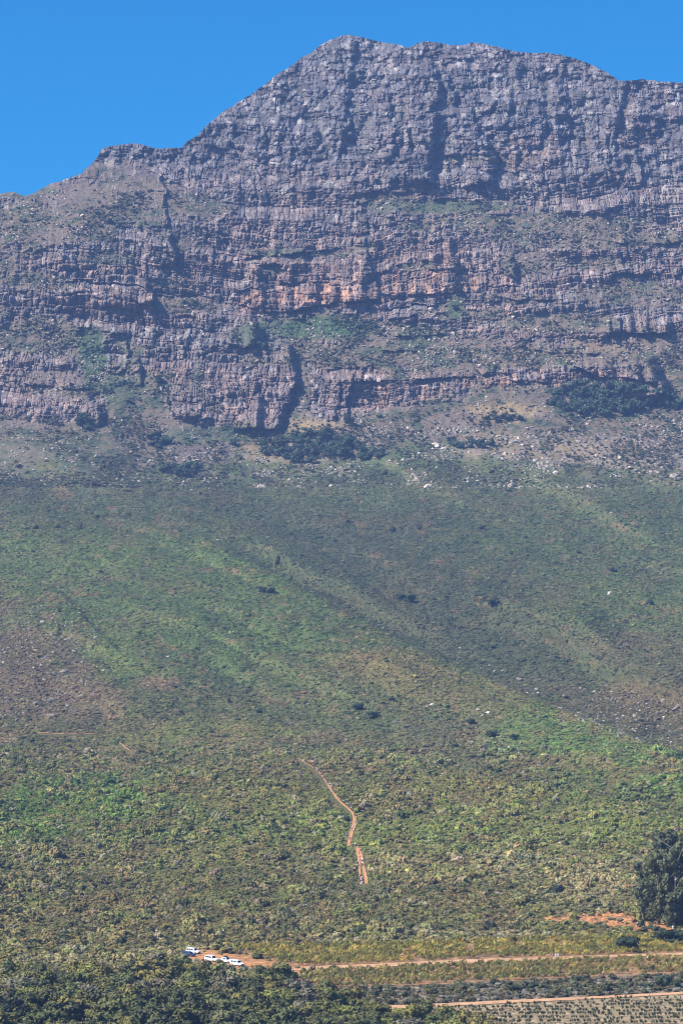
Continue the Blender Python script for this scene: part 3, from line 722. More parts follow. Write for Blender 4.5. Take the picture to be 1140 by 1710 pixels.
def lobes_mesh(name, seed, lobes, n, size, droop=0.0, inner=True, fill=.72):
    """foliage: sprays spread over and inside a set of ellipsoid lobes (x, y, z, rx, ry, rz)"""
    rng = np.random.default_rng(seed)
    L = np.array(lobes, float)
    wts = (L[:, 3] * L[:, 4] + L[:, 4] * L[:, 5] + L[:, 3] * L[:, 5]); wts /= wts.sum()
    pick = rng.choice(len(L), n, p=wts)
    d = rng.normal(0, 1, (n, 3)); d /= np.linalg.norm(d, axis=1)[:, None]
    r = np.clip(1 - np.abs(rng.normal(0, .22, n)), .3, 1.05) + (rng.random(n) < .08) * rng.uniform(.0, .22, n)
    Cc = L[pick, :3] + d * L[pick, 3:] * r[:, None]
    V = leaf_quads(rng, Cc, d, size, droop)
    q = np.arange(len(V), dtype=np.int32)
    if inner:                                               # twiggy heart of each lobe, hidden among the sprays
        vs, fs = [V], [q.reshape(-1, 4)]
        base = len(V)
        for l in L:
            th = np.linspace(0, np.pi, 6)[:, None]; ph = np.linspace(0, 2 * np.pi, 9)[None, :-1]
            s = np.stack([np.sin(th) * np.cos(ph), np.sin(th) * np.sin(ph), np.cos(th) + 0 * ph], -1)
            s = s * (fill * rng.uniform(.85, 1.1, s.shape[:2]))[..., None] * l[3:] + l[:3]
            idx = np.arange(48).reshape(6, 8); r2 = np.roll(idx, -1, 1)
            fs.append(np.stack([idx[1:], r2[1:], r2[:-1], idx[:-1]], -1).reshape(-1, 4) + base)
            vs.append(s.reshape(-1, 3)); base += 48
        V = np.concatenate(vs); q = np.concatenate(fs).ravel().astype(np.int32)
    return raw_mesh(name, V, q, 4)

def shrub_lobes(rng, spread=1.0, h=1.0, k=5):
    L = [(0, 0, .42 * h, .62 * spread, .62 * spread, .45 * h)]
    for i in range(k):
        a = rng.uniform(0, 6.28); r = rng.uniform(.25, .62) * spread
        L.append((r * math.cos(a), r * math.sin(a), rng.uniform(.25, .6) * h, rng.uniform(.25, .45) * spread, rng.uniform(.25, .45) * spread, rng.uniform(.22, .4) * h))
    return L

protos = bpy.data.collections.new('shrub_forms')             # never linked to the scene: only feeds the ground cover
_rg = np.random.default_rng(3)
for i in range(7):
    me = lobes_mesh('shrub_form', 50 + i, shrub_lobes(_rg, 1.0, [.9, 1.1, .8, 1.2, 1.0, .7, 1.3][i], 5), 110, .17)
    me.materials.append(M_SHRUB)
    protos.objects.link(bpy.data.objects.new('shrub_form', me))

def scatter(name, P, scale, rot, idx, tint, coll, label):
    """uncountable ground cover as one object"""
    me = bpy.data.meshes.new(name)
    n = len(P)
    me.vertices.add(n); me.vertices.foreach_set('co', np.ascontiguousarray(P, np.float32).ravel())
    def add(nm, tp, key, arr):
        a = me.attributes.new(nm, tp, 'POINT'); a.data.foreach_set(key, np.ascontiguousarray(arr).ravel())
    add('sc', 'FLOAT_VECTOR', 'vector', scale.astype(np.float32))
    add('rt', 'FLOAT_VECTOR', 'vector', rot.astype(np.float32))
    add('ix', 'INT', 'value', idx.astype(np.int32))
    t4 = np.ones((n, 4), np.float32); t4[:, :3] = tint
    add('tint', 'FLOAT_COLOR', 'color', t4)
    o = link(name, me)
    ng = bpy.data.node_groups.new(name, 'GeometryNodeTree')
    ng.interface.new_socket('Geometry', in_out='INPUT', socket_type='NodeSocketGeometry')
    ng.interface.new_socket('Geometry', in_out='OUTPUT', socket_type='NodeSocketGeometry')
    N, Lk = ng.nodes, ng.links
    gi, go = N.new('NodeGroupInput'), N.new('NodeGroupOutput')
    ci = N.new('GeometryNodeCollectionInfo'); ci.inputs['Collection'].default_value = coll
    ci.inputs['Separate Children'].default_value = True; ci.inputs['Reset Children'].default_value = True
    iop = N.new('GeometryNodeInstanceOnPoints'); iop.inputs['Pick Instance'].default_value = True
    def named(nm, tp):
        a = N.new('GeometryNodeInputNamedAttribute'); a.data_type = tp; a.inputs[0].default_value = nm; return a.outputs[0]
    Lk.new(gi.outputs[0], iop.inputs['Points']); Lk.new(ci.outputs[0], iop.inputs['Instance'])
    Lk.new(named('ix', 'INT'), iop.inputs['Instance Index'])
    Lk.new(named('rt', 'FLOAT_VECTOR'), iop.inputs['Rotation']); Lk.new(named('sc', 'FLOAT_VECTOR'), iop.inputs['Scale'])
    Lk.new(iop.outputs[0], go.inputs[0])
    md = o.modifiers.new('ground_cover', 'NODES'); md.node_group = ng
    return tag(o, label, kind='stuff')

# fynbos: the shrubs of the slopes, spread evenly over the ground (not over the picture)
def sample_land(n, py0, py1, seed, px0=-170, px1=1310, weight=None):
    rng = np.random.default_rng(seed)
    gx, gy = np.arange(px0, px1, 6.0), np.arange(py0, py1, 3.0)
    PX, PY = np.meshgrid(gx, gy)
    D0, D1 = Dbase(PX, PY), Dbase(PX, PY + 3.0)
    area = np.abs(D0 - D1).clip(.05, 30) * D0 * 6 / FPX
    if weight is not None: area = area * weight(PX, PY)
    p = (area / area.sum()).ravel()
    c = rng.choice(len(p), n, p=p)
    px = PX.ravel()[c] + rng.uniform(0, 6, n); py = PY.ravel()[c] + rng.uniform(0, 3, n)
    return px, py, rng

def jitter_colour(C, rng, n):
    b = rng.lognormal(0, .19, (n, 1)); h = rng.normal(0, .08, (n, 3)) * np.array([1.0, .35, .9])
    return np.clip(C * b * (1 + h), .008, .6)

def add_fynbos():
    PXs, PYs, S, T = [], [], [], []
    # near slope
    def wn_(px, py):
        w = (1 - earth_mask(px, py) * .96) * (.12 + .88 * sstep(-.5, -.1, fbm(px / 22, py / 7, 4, 177)))
        f = field_of(px, py)
        return np.where((f > 0) & (py > 1560), 0, w)
    px, py, rng = sample_land(86000, 1250, 1700, 201, weight=wn_)
    s = np.minimum(rng.lognormal(0, .42, len(px)) * 1.15, 2.3)
    keep = ~near_trail(px, py, s * FPX / Dbase(px, py)) & ((py < 1590) | (px < 560))
    px, py, s = px[keep], py[keep], s[keep]
    n = len(px)
    s = s * (.62 + .95 * sstep(-.45, .55, fbm(px / 34, py / 13, 4, 176)))
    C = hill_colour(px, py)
    sp = rng.random(n)
    yel = (sp < .10) & (py < 1480)
    C[yel] = mix(C[yel], c3(.17, .20, .04), .65)
    gr = (sp > .90)
    C[gr] = mix(C[gr], c3(.25, .21, .15), .55)
    dk = (sp > .80) & (sp < .90)
    C[dk] = mix(C[dk], c3(.035, .05, .022), .7)
    PXs.append(px); PYs.append(py); S.append(s); T.append(jitter_colour(C, rng, n) * 1.0)
    # small growth of the scrub strip between the roads
    rng = np.random.default_rng(207)
    px = rng.uniform(500, 1320, 1800); py = mix(line(px, STRIP_T) + 1, line(px, ROAD2_T) - .5, rng.random(1800)); n = 1800
    s = np.minimum(rng.lognormal(0, .4, n) * .75, 1.6)
    C = mix(c3(.075, .08, .045), c3(.24, .20, .14), (rng.random((n, 1)) > .55) * rng.random((n, 1)))
    PXs.append(px); PYs.append(py); S.append(s); T.append(jitter_colour(C, rng, n))
    # far slopes
    px, py, rng = sample_land(246000, 775, 1262, 202, weight=lambda a, b: sstep(-10, 26, b - HILL_TOP(a) + 34 * fbm(a / 30, b / 20, 3, 152)))
    s = rng.lognormal(0, .36, len(px)) * .92
    keep = ~near_trail(px, py, s * FPX / Dbase(px, py))
    px, py, s = px[keep], py[keep], s[keep]
    n = len(px)
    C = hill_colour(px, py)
    sp = rng.random(n)
    dk = sp > .95
    C[dk] = mix(C[dk], c3(.04, .06, .034), .7); s[dk] *= 1.4
    gr = sp < .05
    C[gr] = mix(C[gr], c3(.22, .20, .16), .7)
    PXs.append(px); PYs.append(py); S.append(s); T.append(jitter_colour(C, rng, n))
    # sparse shrubs up the scree to the foot of the cliffs
    px, py, rng = sample_land(22000, 640, 812, 203, weight=lambda a, b: sstep(0, 12, b - line(a, FOOT)) * (.25 + 1.2 * sstep(300, 150, a) + .75 * sstep(-.1, .4, fbm(a / 40, b / 20, 3, 151))))
    n = len(px); s = rng.lognormal(0, .4, n) * 1.3
    C = mix(c3(.066, .088, .046), c3(.13, .115, .07), rng.random((n, 1)))
    PXs.append(px); PYs.append(py); S.append(s); T.append(jitter_colour(C, rng, n))
    px, py, s, T = np.concatenate(PXs), np.concatenate(PYs), np.concatenate(S), np.concatenate(T)
    rng = np.random.default_rng(9); n = len(px)
    x, y, z = to_world(px, py, Dbase(px, py))
    P = np.stack([x, y, z - .15 * s], -1)
    fl = np.where(py < 1250, .72, 1.0)
    sc = np.stack([s * rng.uniform(.8, 1.25, n), s * rng.uniform(.8, 1.25, n), s * fl * rng.uniform(.7, 1.2, n)], -1)
    rot = np.stack([rng.normal(0, .12, n), rng.normal(0, .12, n), rng.uniform(0, 6.28, n)], -1)
    scatter('fynbos_shrubs', P, sc, rot, rng.integers(0, 7, n), T, protos, 'low green and brown shrubs covering the slopes')
add_fynbos()

# ------------------------------------------------------------------ loose stones and shrubs among the cliffs (uncountable)
def on_rock(px, py):
    px, py = np.asarray(px, float), np.asarray(py, float)
    D = cliff_fields(px, py)[0]
    D = mix(Dbase(px, py), D, sstep(0, 26, HILL_TOP(px) - py))
    return np.stack(to_world(px, py, D), -1)

def stone_mesh(name, seed, sub=2):
    import bmesh
    rng = np.random.default_rng(seed)
    bm = bmesh.new(); bmesh.ops.create_icosphere(bm, subdivisions=sub, radius=1.0)
    ax = rng.normal(0, 1, (9, 3)); ax /= np.linalg.norm(ax, axis=1)[:, None]; cut = rng.uniform(.55, .95, 9)
    for v in bm.verts:
        p = np.array(v.co)
        for a, c in zip(ax, cut):
            d = p @ a
            if d > c: p = p - a * (d - c) * .9
        v.co = p * np.array([1.15, .95, .75])
    me = bpy.data.meshes.new(name); bm.to_mesh(me); bm.free()
    return me

stone_forms = bpy.data.collections.new('stone_forms')        # never linked to the scene
for i in range(4):
    me = stone_mesh('stone_form', 300 + i, 1); me.materials.append(M_STONE)
    stone_forms.objects.link(bpy.data.objects.new('stone_form', me))

def add_stones():
    px, py, rng = sample_land(5200, 690, 815, 301, weight=lambda a, b: sstep(0, 10, b - line(a, FOOT)) * (.02 + sstep(.05, .5, fbm(a / 50, b / 14, 4, 302)) * sstep(150, 420, a) + .25 * sstep(.1, .5, fbm(a / 30, b / 10, 3, 303))))
    P1 = on_rock(px, py); s1 = rng.lognormal(0, .5, len(px)) * .75
    qx, qy, rng = sample_land(1500, 950, 1300, 304, weight=lambda a, b: np.maximum(sstep(1.1, .5, np.hypot((a - 60) / 140, (b - 1110) / 110)), 1.3 * sstep(1.1, .4, np.hypot((a - 1060) / 150, (b - 1195) / 60))) + .9 * sstep(1, .4, np.hypot((a - 850) / 60, (b - 1255) / 30)) + .012)
    P2 = np.stack(to_world(qx, qy, Dbase(qx, qy)), -1) + np.array([0, 0, .35]); s2 = rng.lognormal(0, .45, len(qx)) * .62
    def wslope(a, b):
        r = cliff_fields(a, b)[1]
        return (1 - r) * sstep(4, 10, b - skyline(a)) * sstep(690, 660, b) * sstep(0, -4, b - line(a, FOOT)) * (.12 + sstep(0, .5, fbm(a / 40, b / 22, 3, 305)))
    rx, ry, rng = sample_land(5200, 318, 700, 306, weight=wslope)
    P3 = on_rock(rx, ry); s3 = rng.lognormal(0, .5, len(rx)) * .72
    P = np.concatenate([P1, P2, P3]); s = np.concatenate([s1, s2, s3]); n = len(s)
    C = mix(c3(.24, .20, .16), c3(.46, .40, .32), rng.random((n, 1)) ** 1.5) * rng.uniform(.8, 1.15, (n, 1))
    C[len(s1):len(s1) + len(s2)] *= .72
    sc = s[:, None] * rng.uniform(.7, 1.3, (n, 3))
    rot = np.stack([rng.normal(0, .4, n), rng.normal(0, .4, n), rng.uniform(0, 6.28, n)], -1)
    scatter('loose_rubble', P, sc, rot, rng.integers(0, 4, n), C, stone_forms, 'pale loose stones strewn over the scree and slopes')
    # dark shrubs on the ledges and slopes between the cliffs
    def wveg(a, b):
        r = cliff_fields(a, b)[1]
        return (1.02 - r) * sstep(5, 12, b - skyline(a)) * sstep(2, -6, b - line(a, FOOT)) * (.10 + sstep(-.1, .45, fbm(a / 30, b / 16, 3, 307)))
    vx, vy, rng = sample_land(15000, 318, 715, 308, weight=wveg)
    P = on_rock(vx, vy); n = len(P); s = rng.lognormal(0, .45, n) * 1.05
    C = mix(c3(.045, .06, .034), c3(.13, .105, .07), rng.random((n, 1)) ** 1.3) * rng.lognormal(0, .25, (n, 1))
    gzone = sstep(1.2, .5, np.hypot((vx - 540) / 100, (vy - 548) / 26)) + sstep(1.2, .5, np.hypot((vx - 155) / 36, (vy - 595) / 80)) + sstep(1.2, .5, np.hypot((vx - 215) / 80, (vy - 650) / 55)) + sstep(1.2, .5, np.hypot((vx - 440) / 50, (vy - 560) / 36))
    C = mix(C, c3(.04, .066, .034), np.clip(gzone, 0, .85)[:, None])
    sc = s[:, None] * rng.uniform(.8, 1.25, (n, 3))
    rot = np.stack([rng.normal(0, .2, n), rng.normal(0, .2, n), rng.uniform(0, 6.28, n)], -1)
    scatter('ledge_shrubs', P, sc, rot, rng.integers(0, 7, n), C, protos, 'dull shrubs dotted over the ledges between the cliffs')
add_stones()

# ------------------------------------------------------------------ trees
rnd = random.Random(77)
def trunk_mb(h, r, limbs, rng, lean=.06, seg=6):
    m = MB()
    top = Vector((rng.uniform(-lean, lean) * h, rng.uniform(-lean, lean) * h, h))
    m.tube([(0, 0, -.6), (top.x * .3, top.y * .3, h * .35), top * .7, top], [r * 1.25, r, r * .7, r * .35], seg)
    for i in range(limbs):
        t = rng.uniform(.35, .9); a = rng.uniform(0, 6.28); l = h * rng.uniform(.3, .55)
        b = top * t; e = b + Vector((math.cos(a) * l * .8, math.sin(a) * l * .8, l * .6))
        m.tube([b, b.lerp(e, .5) + Vector((0, 0, l * .05)), e], [r * .5, r * .32, r * .12], 5)
    return m

def broad_crown(name, seed, w, h, n, size, k=9):
    rng = np.random.default_rng(seed)
    L = [(0, 0, h * .5, w * .34, w * .34, h * .42)]
    for i in range(k):
        a = rng.uniform(0, 6.28); r = w * rng.uniform(.16, .40); zz = h * rng.uniform(.2, .82)
        s = rng.uniform(.14, .26)
        L.append((r * math.cos(a), r * math.sin(a), zz, w * s, w * s, h * s * rng.uniform(.7, 1.05)))
    return lobes_mesh(name, seed, L, n, size, fill=.66)

def conifer_crown(name, seed, w, h, n, size):
    rng = np.random.default_rng(seed)
    L = []
    for i in range(13):
        t = i / 12; z = h * (.16 + .80 * t); rr = w * .5 * (1 - t) ** .8 + w * .04
        for j in range(4 if t < .75 else 2):
            a = rng.uniform(0, 6.28); r = rr * rng.uniform(.35, .75)
            L.append((r * math.cos(a), r * math.sin(a), z + rng.normal(0, h * .02), rr * .42 + .1, rr * .42 + .1, h * .035))
    return lobes_mesh(name, seed, L, n, size, droop=.2, fill=.55)

def gum_crown(name, seed, w, h, n, size):
    rng = np.random.default_rng(seed)
    L = []
    for i in range(44):
        t = rng.uniform(0, 1); z = h * (.06 + .88 * t); rr = w * (.42 if .2 < t < .75 else .28)
        a = rng.uniform(0, 6.28); r = rr * rng.uniform(.2, 1.0)
        s = w * rng.uniform(.10, .19)
        L.append((r * math.cos(a), r * math.sin(a), z, s, s, s * rng.uniform(.9, 1.5)))
    return lobes_mesh(name, seed, L, n, size, droop=.7, fill=.6)

KINDS = {
    'broad': [(broad_crown('crown', 400 + i, 6.0, 5.4, 1100, .30), trunk_mb(3.6, .16, 4, rnd).mesh('trunk')) for i in range(7)],
    'far': [(broad_crown('crown', 420 + i, 8.5, 7.6, 420, .55, 7), trunk_mb(5, .22, 3, rnd).mesh('trunk')) for i in range(5)],
    'pine': [(conifer_crown('crown', 440 + i, 5.2, 10, 700, .42), trunk_mb(9.5, .2, 0, rnd, .01).mesh('trunk')) for i in range(3)],
    'bigpine': [(conifer_crown('crown', 450, 11, 15, 2600, .42), trunk_mb(14, .3, 5, rnd, .02).mesh('trunk'))],
    'gum': [(gum_crown('crown', 460 + i, 12, 27, 3800, .55), trunk_mb(24, .34, 7, rnd, .05).mesh('trunk')) for i in range(5)],
    'bush': [(broad_crown('crown', 470 + i, 7.0, 3.8, 700, .34, 11), trunk_mb(1.8, .14, 5, rnd).mesh('trunk')) for i in range(4)],
}
for kind, lst in KINDS.items():
    for c, t in lst:
        c.materials.append(M_LEAF); t.materials.append(M_PALEBARK if kind == 'gum' else M_BARK)

def tree(name, kind, P, s, colour, label, cat='tree', group=None, var=None, wide=1.0):
    c, t = KINDS[kind][var if var is not None else rnd.randrange(len(KINDS[kind]))]
    o = bpy.data.objects.new(name, None); COL.objects.link(o)
    o.location = P; o.rotation_euler = (0, 0, rnd.uniform(0, 6.28)); o.scale = (s * wide, s * wide, s)
    o.empty_display_size = .5
    tag(o, label, cat, group)
    k = link('crown', c, None, o)
    b = rnd.uniform(.85, 1.18)
    k.color = (colour[0] * b * rnd.uniform(.93, 1.07), colour[1] * b, colour[2] * b * rnd.uniform(.93, 1.07), 1)
    link('trunk', t, None, o)
    return o

DK, OL, GG, LM, MG = (.084, .090, .038), (.165, .148, .048), (.165, .148, .09), (.185, .19, .05), (.120, .124, .044)

# the thicket along the bottom of the slope
TOPEDGE = [(-80, 1650), (0, 1660), (60, 1640), (150, 1628), (230, 1622), (300, 1618), (400, 1636), (430, 1640), (520, 1662), (560, 1668), (620, 1690), (700, 1700), (790, 1712), (840, 1730)]
def thicket():
    rng = random.Random(31)
    pts = []
    tries = 0
    while tries < 9000 and len(pts) < 268:
        tries += 1
        px = rng.uniform(-60, 830); py = rng.uniform(1625, 1800)
        if py < line(px, TOPEDGE) + 4: continue
        if 485 < px < 540 and py < 1660: continue
        if any(((px - a) / 26) ** 2 + ((py - b) / 9.5) ** 2 < 1 for a, b in pts): continue
        pts.append((px, py))
    for px, py in pts:
        deep = py - line(px, TOPEDGE)
        r = rng.random()
        if deep > 62: kind = DK if r < .62 else MG if r < .85 else OL
        elif deep > 34: kind = DK if r < .25 else MG if r < .55 else OL if r < .75 else GG if r < .93 else LM
        else: kind = MG if r < .35 else OL if r < .62 else GG if r < .84 else LM if r < .92 else DK
        word = {DK: 'dark green', OL: 'olive green', GG: 'grey green', LM: 'yellow green', MG: 'mid green'}[kind]
        s = rng.uniform(1.0, 1.65) * (1.12 if deep > 60 else .92)
        if deep < 16: s *= .8
        if 325 < px < 430 and deep < 32: s *= .5
        tree('thicket_tree', 'broad', at(px, py), s, kind, f'{word} round crowned tree in the thicket below the parked cars', 'tree', 'trees of the thicket along the slope foot', wide=1.15)
thicket()
tree('broadleaf_tree', 'broad', at(474, 1640), 1.15, MG, 'broad round green tree casting its shade on the orange track', 'tree', var=1, wide=1.25)
tree('broadleaf_tree', 'broad', at(446, 1640), .95, MG, 'lower green tree leaning against the broad round tree by the track', 'tree', var=3, wide=1.25)
tree('pine_tree', 'bigpine', at(22, 1738), .98, (.026, .040, .028), 'tall dark pine with ragged boughs at the thicket edge', 'tree')
tree('pine_tree', 'bigpine', at(-16, 1752), .86, (.028, .042, .028), 'dark pine half behind the tallest pine of the thicket', 'tree')

# gum trees beside the clearing
GUMS = [(1076, 1540, .78, 0, 'leftmost and lowest gum tree of the stand by the orange clearing'), (1098, 1545, .98, 1, 'tall gum tree with pale stems right of the lowest one in the stand'),
        (1112, 1532, 1.12, 2, 'tallest gum tree rising behind the front row of the stand'), (1124, 1549, 1.02, 3, 'broad dark gum tree at the front of the stand'), (1142, 1546, 1.06, 4, 'dark gum tree at the right end of the visible stand'),
        (1140, 1530, 1.12, 0, 'gum tree with high crown at the back of the stand'), (1163, 1550, 1.0, 1, 'gum tree beyond the right end of the stand'), (1090, 1532, .8, 3, 'small gum tree half hidden between its taller neighbours'),
        (1186, 1546, 1.05, 2, 'gum tree far to the right of the clearing')]
for px, py, s, v, lab in GUMS:
    tree('gum_tree', 'gum', at(px, py), s, (.105, .115, .055), lab, 'tree', 'gum trees beside the orange clearing', v, 1.0)
tree('bush', 'bush', at(1047, 1589), 1.45, (.042, .062, .036), 'large dark bush standing alone in the upper vineyard block', 'bush', var=0, wide=1.05)
tree('bush', 'bush', at(1122, 1577), 1.25, (.042, .064, .036), 'wide dark bush at the vineyard edge below the gum trees', 'bush', var=1, wide=1.5)
tree('bush', 'bush', at(929, 1492), .85, (.045, .066, .036), 'solitary dark bush on the pale grey slope left of the gum trees', 'bush', var=2)

# single trees on the slopes
LONE = [(465, 942, 20, 'pine', 'dark pointed conifer standing alone on the crest of the left spur'), (439, 990, 11, 'bush', 'dark bush left of a twin on the left spur below the lone conifer'), (453, 991, 12, 'bush', 'dark bush right of a twin on the left spur below the lone conifer'),
        (822, 1012, 16, 'far', 'dark round tree alone in the middle of the shaded valley'), (671, 1004, 13, 'bush', 'wide dark bush on the shaded valley side'), (685, 1006, 15, 'bush', 'tallest of the dark bushes on the shaded valley side'),
        (596, 1186, 14, 'bush', 'dark bush in the green hollow, left of its pair'), (624, 1200, 15, 'bush', 'dark bush in the green hollow, right of its pair'), (382, 1174, 13, 'pine', 'small dark conifer on the ridge above the winding footpath'),
        (432, 1192, 9, 'bush', 'low dark bush right of the small conifer on the ridge'), (928, 1320, 14, 'far', 'dark tree on the crest of the front hill'), (804, 884, 9, 'bush', 'dark bush on the upper green slope right of the middle'),
        (655, 888, 9, 'bush', 'dark bush on the upper slope above the shaded valley'), (323, 908, 10, 'pine', 'small conifer on the left spur crest'), (135, 884, 12, 'pine', 'narrow dark conifer on the upper left slope'), (60, 884, 8, 'bush', 'left dark bush of a pair on the upper left slope'),
        (96, 882, 8, 'bush', 'dark bush beside the narrow conifer on the upper left slope'), (966, 925, 9, 'far', 'small dark tree on the upper right slope'), (700, 885, 10, 'far', 'dark tree above the shaded valley, near its head'), (745, 1000, 8, 'bush', 'small dark bush near the lone round tree in the valley'),
        (785, 1210, 12, 'bush', 'dark bush in the stony gully'), (820, 1232, 14, 'bush', 'large dark bush lower in the stony gully'), (858, 1236, 11, 'bush', 'dark bush at the right edge of the stony gully'), (760, 1250, 10, 'bush', 'dark bush at the foot of the stony gully'),
        (1086, 1010, 10, 'bush', 'dark bush on the right green slope'), (655, 1172, 9, 'bush', 'dark bush high in the green hollow'), (578, 1372, 9, 'bush', 'dark bush close left of the winding footpath'), (945, 1412, 10, 'far', 'small dark tree on the front hill left of the gum trees')]
for px, py, hpx, kind, lab in LONE:
    P = at(px, py); P.z -= .2
    base = {'pine': 10, 'bush': 3.8, 'far': 7.6}[kind]
    tree({'pine': 'conifer', 'bush': 'dark_bush', 'far': 'slope_tree'}[kind], kind, P, hpx * P.y / FPX / base, (.046, .068, .038), lab, {'pine': 'tree', 'bush': 'bush', 'far': 'tree'}[kind], None, None, .8 if kind == 'bush' else 1.0)

# groves at the foot of the cliffs
def grove(cx, cy, rx, ry, n, hpx, seed, label, group):
    rng = random.Random(seed); pts = []
    t = 0
    while len(pts) < n and t < 4000:
        t += 1
        u, v = rng.uniform(-1, 1), rng.uniform(-1, 1)
        if u * u + v * v > 1: continue
        px, py = cx + u * rx, cy + v * ry
        if any(((px - a) / 11) ** 2 + ((py - b) / 5.0) ** 2 < 1 for a, b in pts): continue
        pts.append((px, py))
    for px, py in pts:
        P = Vector(on_rock([px], [py])[0]); P.z -= .4
        tree('grove_tree', 'far', P, hpx * rng.uniform(.75, 1.25) * P.y / FPX / 7.6, rng.choice([(.056, .082, .050), (.066, .094, .056), (.050, .074, .048)]), label, 'tree', group, wide=1.12)
grove(520, 752, 84, 22, 44, 18, 1, 'dark evergreen tree in the large grove below the main cliff', 'trees of the large grove below the main cliff')
grove(612, 762, 30, 9, 7, 15, 2, 'dark evergreen tree at the right tail of the large grove', 'trees at the tail of the large grove')
grove(1010, 672, 92, 24, 58, 19, 3, 'blue green tree in the grove under the right hand cave', 'trees of the grove under the cave')
grove(1110, 676, 26, 14, 9, 17, 4, 'blue green tree right of the dark cliff end', 'trees right of the dark cliff end')
grove(842, 701, 30, 5, 7, 11, 5, 'low dark tree in the thin row on yellow grass', 'trees of the thin row on yellow grass')
grove(787, 744, 36, 8, 9, 13, 6, 'dark tree in the small grove among pale boulders', 'trees of the small grove among boulders')
grove(304, 790, 34, 9, 10, 16, 7, 'dark tree in the low grove at the top of the green slope', 'trees of the low grove on the left')
grove(268, 740, 18, 12, 7, 15, 8, 'dark tree in the small clump under the left cliff', 'trees of the clump under the left cliff')
grove(146, 712, 14, 8, 4, 17, 9, 'dark tree against the foot of the leftmost cliff', 'trees at the leftmost cliff foot')
for px, py, h, lab in [(585, 712, 22, 'large round tree alone against the reddish cliff foot'), (391, 744, 15, 'round dark tree left of the large grove'), (402, 768, 8, 'small dark tree below the one left of the large grove'),
                       (965, 648, 17, 'tree at the top of the grove against the red cliff'), (415, 578, 12, 'dark tree growing beside the alcove shadow'), (440, 585, 18, 'dark tree on the green ledge right of the alcove'),
                       (428, 548, 14, 'tree on the green ledge under the rust coloured cliff'), (760, 520, 14, 'dark tree in the narrow gully under the rust cliff'), (265, 640, 16, 'dark tree in the gully of the left cliffs'),
                       (945, 325, 8, 'tiny dark tree on the high grassy ledge'), (1100, 398, 9, 'tiny dark tree on the high right hand slope'), (285, 440, 9, 'small dark tree in the notch of the left cliff')]:
    P = Vector(on_rock([px], [py])[0]); P.z -= .4
    tree('cliff_tree', 'far', P, h * P.y / FPX / 7.6, (.040, .062, .040), lab, 'tree')

# bleached dead trees
def dead_tree(px, py, hpx, label, seed, lean=0.0):
    rng = random.Random(seed)
    P = at(px, py); H = hpx * P.y / FPX
    o = bpy.data.objects.new('dead_tree', None); COL.objects.link(o); o.location = P; o.rotation_euler = (0, lean, rng.uniform(0, .6))
    tag(o, label, 'dead tree')
    m = MB(); b = MB()
    m.tube([(0, 0, -.4), (.03 * H, 0, H * .3), (.0, .02 * H, H * .62)], [H * .05, H * .04, H * .028], 6)
    for i in range(11):
        a = rng.uniform(0, 6.28); z0 = H * rng.uniform(.2, .6); l = H * rng.uniform(.35, .62)
        s = Vector((0, 0, z0)); e = s + Vector((math.cos(a) * l * .8, math.sin(a) * l * .8, l * rng.uniform(.25, .8)))
        mid = s.lerp(e, .5) + Vector((rng.uniform(-.08, .08) * H, rng.uniform(-.08, .08) * H, .05 * H))
        b.tube([s, mid, e], [H * .026, H * .018, H * .007], 5)
        for j in range(3):
            a2 = a + rng.uniform(-1, 1); l2 = l * .5
            b.tube([mid.lerp(e, .3 * j), mid.lerp(e, .3 * j) + Vector((math.cos(a2) * l2, math.sin(a2) * l2, l2 * .5))], [H * .012, H * .005], 4)
    m.build('trunk', M_DEAD, o); b.build('branches', M_DEAD, o)
dead_tree(316, 1297, 15, 'pale bleached dead tree sprawling on the left hill', 1, .9)
dead_tree(440, 1272, 8, 'small bleached stump with bare branches above the footpath', 2, .5)
dead_tree(170, 1690, 26, 'bare grey dead tree standing in the thicket', 3)
dead_tree(1040, 1360, 11, 'bare pale dead tree on the right of the front hill', 4, .3)
dead_tree(28, 1412, 12, 'bare pale dead tree at the left edge of the green patch', 5, .2)
dead_tree(186, 1290, 8, 'small bare pale dead tree on the left hill crest', 6, .5)
dead_tree(610, 1155, 7, 'small bare dead tree in the green hollow', 7, .6)

# boulders one can pick out
BFORM = [stone_mesh('boulder', 330 + i, 3) for i in range(4)]
for b in BFORM: b.materials.append(M_BOULDER)
BOULD = [(363, 903, 7), (424 / 2 + 0, 807, 5), (320, 819, 5), (700, 928, 5), (436, 1262, 4), (705, 1263, 0), (721, 1178, 7), (712, 1181, 5), (798, 1186, 7), (815, 1192, 9), (806, 1196, 6), (895, 1152, 7), (898, 1158, 5), (826, 1122, 5), (838, 1121, 4),
         (616, 1039, 5), (640, 1050, 4), (786, 1036, 3), (767, 1083, 4), (880, 1158, 5), (942, 1163, 6), (1000, 1212, 7), (1068, 1188, 6), (1080, 1176, 5), (1040, 1196, 5), (1108, 1199, 6), (1112, 1189, 4), (1008, 1205, 5), (968, 1150, 4),
         (850, 1248, 5), (842, 1256, 5), (756, 1255, 4), (873, 1291, 6), (905, 1289, 5), (862, 1280, 4), (202, 912, 3), (354, 943, 4), (280, 1098, 5), (205, 1138, 3), (98, 1268, 7), (90, 1272, 4), (1120, 1240, 5), (1020, 857, 5), (790, 1076, 3), (668, 1108, 3), (175, 1229, 3), (334, 1284, 3)]
